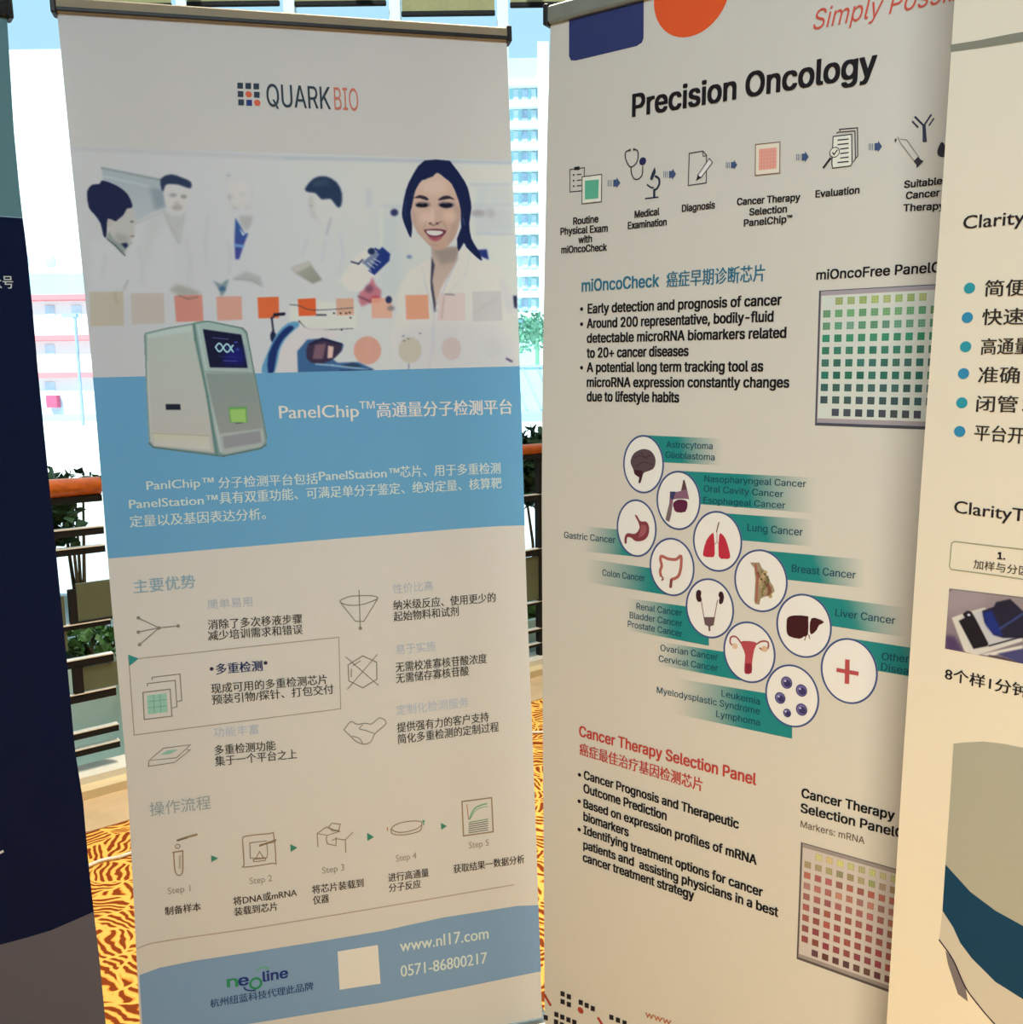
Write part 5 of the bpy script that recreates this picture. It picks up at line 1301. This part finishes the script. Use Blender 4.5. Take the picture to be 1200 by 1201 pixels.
# ---- cable lying on the carpet
ca = [on_floor(q, .006) for q in ((60, 1030), (88, 1023), (105, 1015), (120, 1009), (140, 1005), (155, 1000))]
cb = [on_floor(q, .006) for q in ((300, 950), (450, 900), (600, 861), (625, 859), (645, 858), (760, 850))]
o = MB().tube([tuple(p) for p in spl([tuple(p) for p in ca+cb], 6)], .0055, 8).build('power_cable', WIRE, None, True)
tag(o, 'white power cable lying on the orange carpet behind the banners', 'cable')

# ---- outside
GY = -2.6
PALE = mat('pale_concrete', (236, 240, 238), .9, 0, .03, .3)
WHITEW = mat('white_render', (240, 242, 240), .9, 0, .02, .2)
PINK = mat('faded_red_slab', (232, 140, 146), .8, 0, .05, .5)  # one pale red for every slab edge
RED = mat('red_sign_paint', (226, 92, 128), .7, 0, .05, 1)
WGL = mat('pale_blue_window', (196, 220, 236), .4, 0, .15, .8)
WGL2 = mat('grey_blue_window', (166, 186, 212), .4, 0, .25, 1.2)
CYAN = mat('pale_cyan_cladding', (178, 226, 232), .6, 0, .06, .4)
TREE = mat('hazy_green_leaf', (120, 178, 150), .9, 0, .2, 1)  # distance haze mixed into the green, trunks use it too
struct(MB().box((-150, 6.5, GY-.2), (150, 160, GY)).build('outdoor_ground', PALE))
sun = bpy.data.lights.new('sun', 'SUN'); sun.energy = 5.5; sun.angle = .02; sun.color = (1, .97, .9)
so = bpy.data.objects.new('sun', sun); COL.objects.link(so); so.rotation_euler = (math.radians(48), 0, math.radians(-18))
def opt(x, y, d): return on_plane((x, y), (0, d), (1, 0))
# low white building with red slab edges
bA = empty('office_building', (opt(40, 490, 60).x, 60, GY)); tag(bA, 'white low building with faded red floor edges beyond the left gap', 'building')
def R(x, z): return (x-bA.location.x, z-GY)
xl, xr = opt(-330, 300, 60).x, opt(215, 300, 60).x; zt = opt(40, 58, 60).z
MB().box((xl-bA.location.x, 0, 0), (xr-bA.location.x, 14, zt-GY)).build('wall', WHITEW, bA)
for y in (350, 397, 440):
    z = opt(70, y, 60).z-GY; MB().box((xl-bA.location.x, -.9, z-.16), (xr-bA.location.x, 0, z+.16)).build('floor_slab', PINK, bA)
wi = 0
for y0, y1 in ((358, 372), (404, 418), (448, 460), (300, 312)):
    for x in range(-300, 200, 31):
        if (x*7+y0) % 4 == 0: continue
        a, c = opt(x+12, y0, 60), opt(x+24, y1, 60)
        w = MB().box((a.x-bA.location.x, -.06, c.z-GY), (c.x-bA.location.x, .05, a.z-GY)).build('window', WGL, bA)
za, zc = opt(60, 321, 60).z, opt(60, 346, 60).z
MB().box((xl-bA.location.x, -.12, zc-GY), (xr-bA.location.x, .02, za-GY)).build('glazed_band', CYAN, bA)
MB().box((xl-bA.location.x, -.5, opt(60, 486, 60).z-GY), (xr-bA.location.x, .02, opt(60, 463, 60).z-GY)).build('shop_front', WGL, bA)
a, c = opt(53.5, 464, 59).copy(), opt(67, 478, 59)
o = MB().box((a.x-bA.location.x, -1.0, c.z-GY), (c.x-bA.location.x, -.5, a.z-GY)).build('sign', RED, bA); o['label'] = 'pink red square sign'
lp = opt(92, 425, 40)
l = empty('lamp_post', (lp.x, 40, GY)); tag(l, 'thin grey lamp post in front of the white low building', 'lamp post')
MB().tube([(0, 0, 0), (0, 0, opt(86, 372, 40).z-GY)], .07, 8).build('pole', WGL2, l); MB().box((-.5, -.12, opt(86, 372, 40).z-GY), (.1, .12, opt(86, 368, 40).z-GY)).build('lamp_head', WGL2, l)
wl = MB().box((opt(-200, 500, 30).x, 30, GY), (opt(220, 500, 30).x, 30.3, opt(70, 500, 30).z)).build('boundary_wall', WHITEW); tag(wl, 'long white boundary wall in front of the low building', 'wall')
# tower seen between the banners
tA = opt(620, 370, 90); bT = empty('apartment_tower', (tA.x, 90, GY)); tag(bT, 'tall pale apartment tower seen between the two tall banners', 'building')
x0, x1 = opt(560, 300, 90).x-tA.x, opt(637, 300, 90).x-tA.x; ztop = opt(620, 68, 90).z-GY
MB().box((x0, 0, 0), (x1, 16, ztop)).build('wall', CYAN, bT)
MB().box((opt(632, 300, 90).x-tA.x, -1.2, 0), (x1+.6, 0, ztop+1)).build('corner_pier', WHITEW, bT)
for i in range(13):
    y = 100+24.6*i
    if y > 392: break
    z = opt(620, y, 90).z-GY; MB().box((x0, -1.0, z-.28), (x1, 0, z+.28)).build('balcony_slab', WHITEW, bT)
    zt_, zb_ = opt(620, y+5, 90).z-GY, opt(620, y+18, 90).z-GY
    for xa, xb in ((565, 571), (575, 585), (590, 597), (602, 608), (612, 619), (623, 629)):
        a, c = opt(xa, y, 90).x-tA.x, opt(xb, y, 90).x-tA.x
        MB().box((a, -.15, zb_), (c, .1, zt_)).build('window', WGL2 if xa in (612, 575) else WGL, bT)
# trees and canopy below the tower
def far_tree(x, y, d, r, seed, label):
    p = opt(x, y, d); rg = random.Random(seed); t = empty('park_tree', (p.x, d, GY)); tag(t, label, 'tree', 'trees below the tower')
    b = MB()
    for i in range(260):
        a = Vector((rg.gauss(0, .45), rg.gauss(0, .45), rg.gauss(0, .35)))*r; a.z += p.z-GY
        u = Vector((rg.uniform(-1, 1), rg.uniform(-1, 1), rg.uniform(-1, 1))).normalized(); v = u.cross(Vector((.3, .5, .8))).normalized(); s_ = r*.16
        b.add([a-u*s_, a+v*s_*.6, a+u*s_, a-v*s_*.6], [(0, 1, 2, 3)])
    f = b.build('crown', TREE, t); f['kind'] = 'stuff'; MB().tube([(0, 0, 0), (0, 0, p.z-GY)], [.2, .1], 8).build('trunk', TREE, t)
far_tree(607, 394, 55, 1.2, 1, 'hazy green tree left below the tower'); far_tree(630, 386, 60, 1.3, 2, 'hazy green tree right below the tower'); far_tree(578, 388, 58, 1.2, 3, 'hazy green tree hidden mostly behind the blue banner')
cn = empty('glass_canopy', (opt(622, 450, 40).x, 40, GY)); tag(cn, 'pale cyan glazed walkway with diagonal braces below the trees', 'walkway')
cx = cn.location.x; fx = lambda x, y: (opt(x, y, 40).x-cx, opt(x, y, 40).z-GY)
MB().box((fx(540, 440)[0], 0, fx(620, 482)[1]), (fx(700, 440)[0], 2, fx(620, 428)[1])).build('glazing', CYAN, cn)
MB().box((fx(540, 440)[0], -.1, fx(620, 485)[1]), (fx(700, 440)[0], 0, fx(620, 482)[1])).build('sill_beam', WGL2, cn)
MB().box((fx(540, 440)[0], -.1, fx(620, 431)[1]), (fx(700, 440)[0], 0, fx(620, 429)[1])).build('top_beam', WGL2, cn)
for i in range(9):
    a, c = fx(545+17*i, 431), fx(562+17*i+5, 480)
    MB().tube([(a[0], -.05, a[1]), (c[0], -.05, c[1])], .04, 6).build('brace', WGL2, cn)
MB().box((fx(540, 440)[0], .3, 0), (fx(700, 440)[0], 1.7, fx(620, 485)[1])).build('base_wall', PALE, cn)
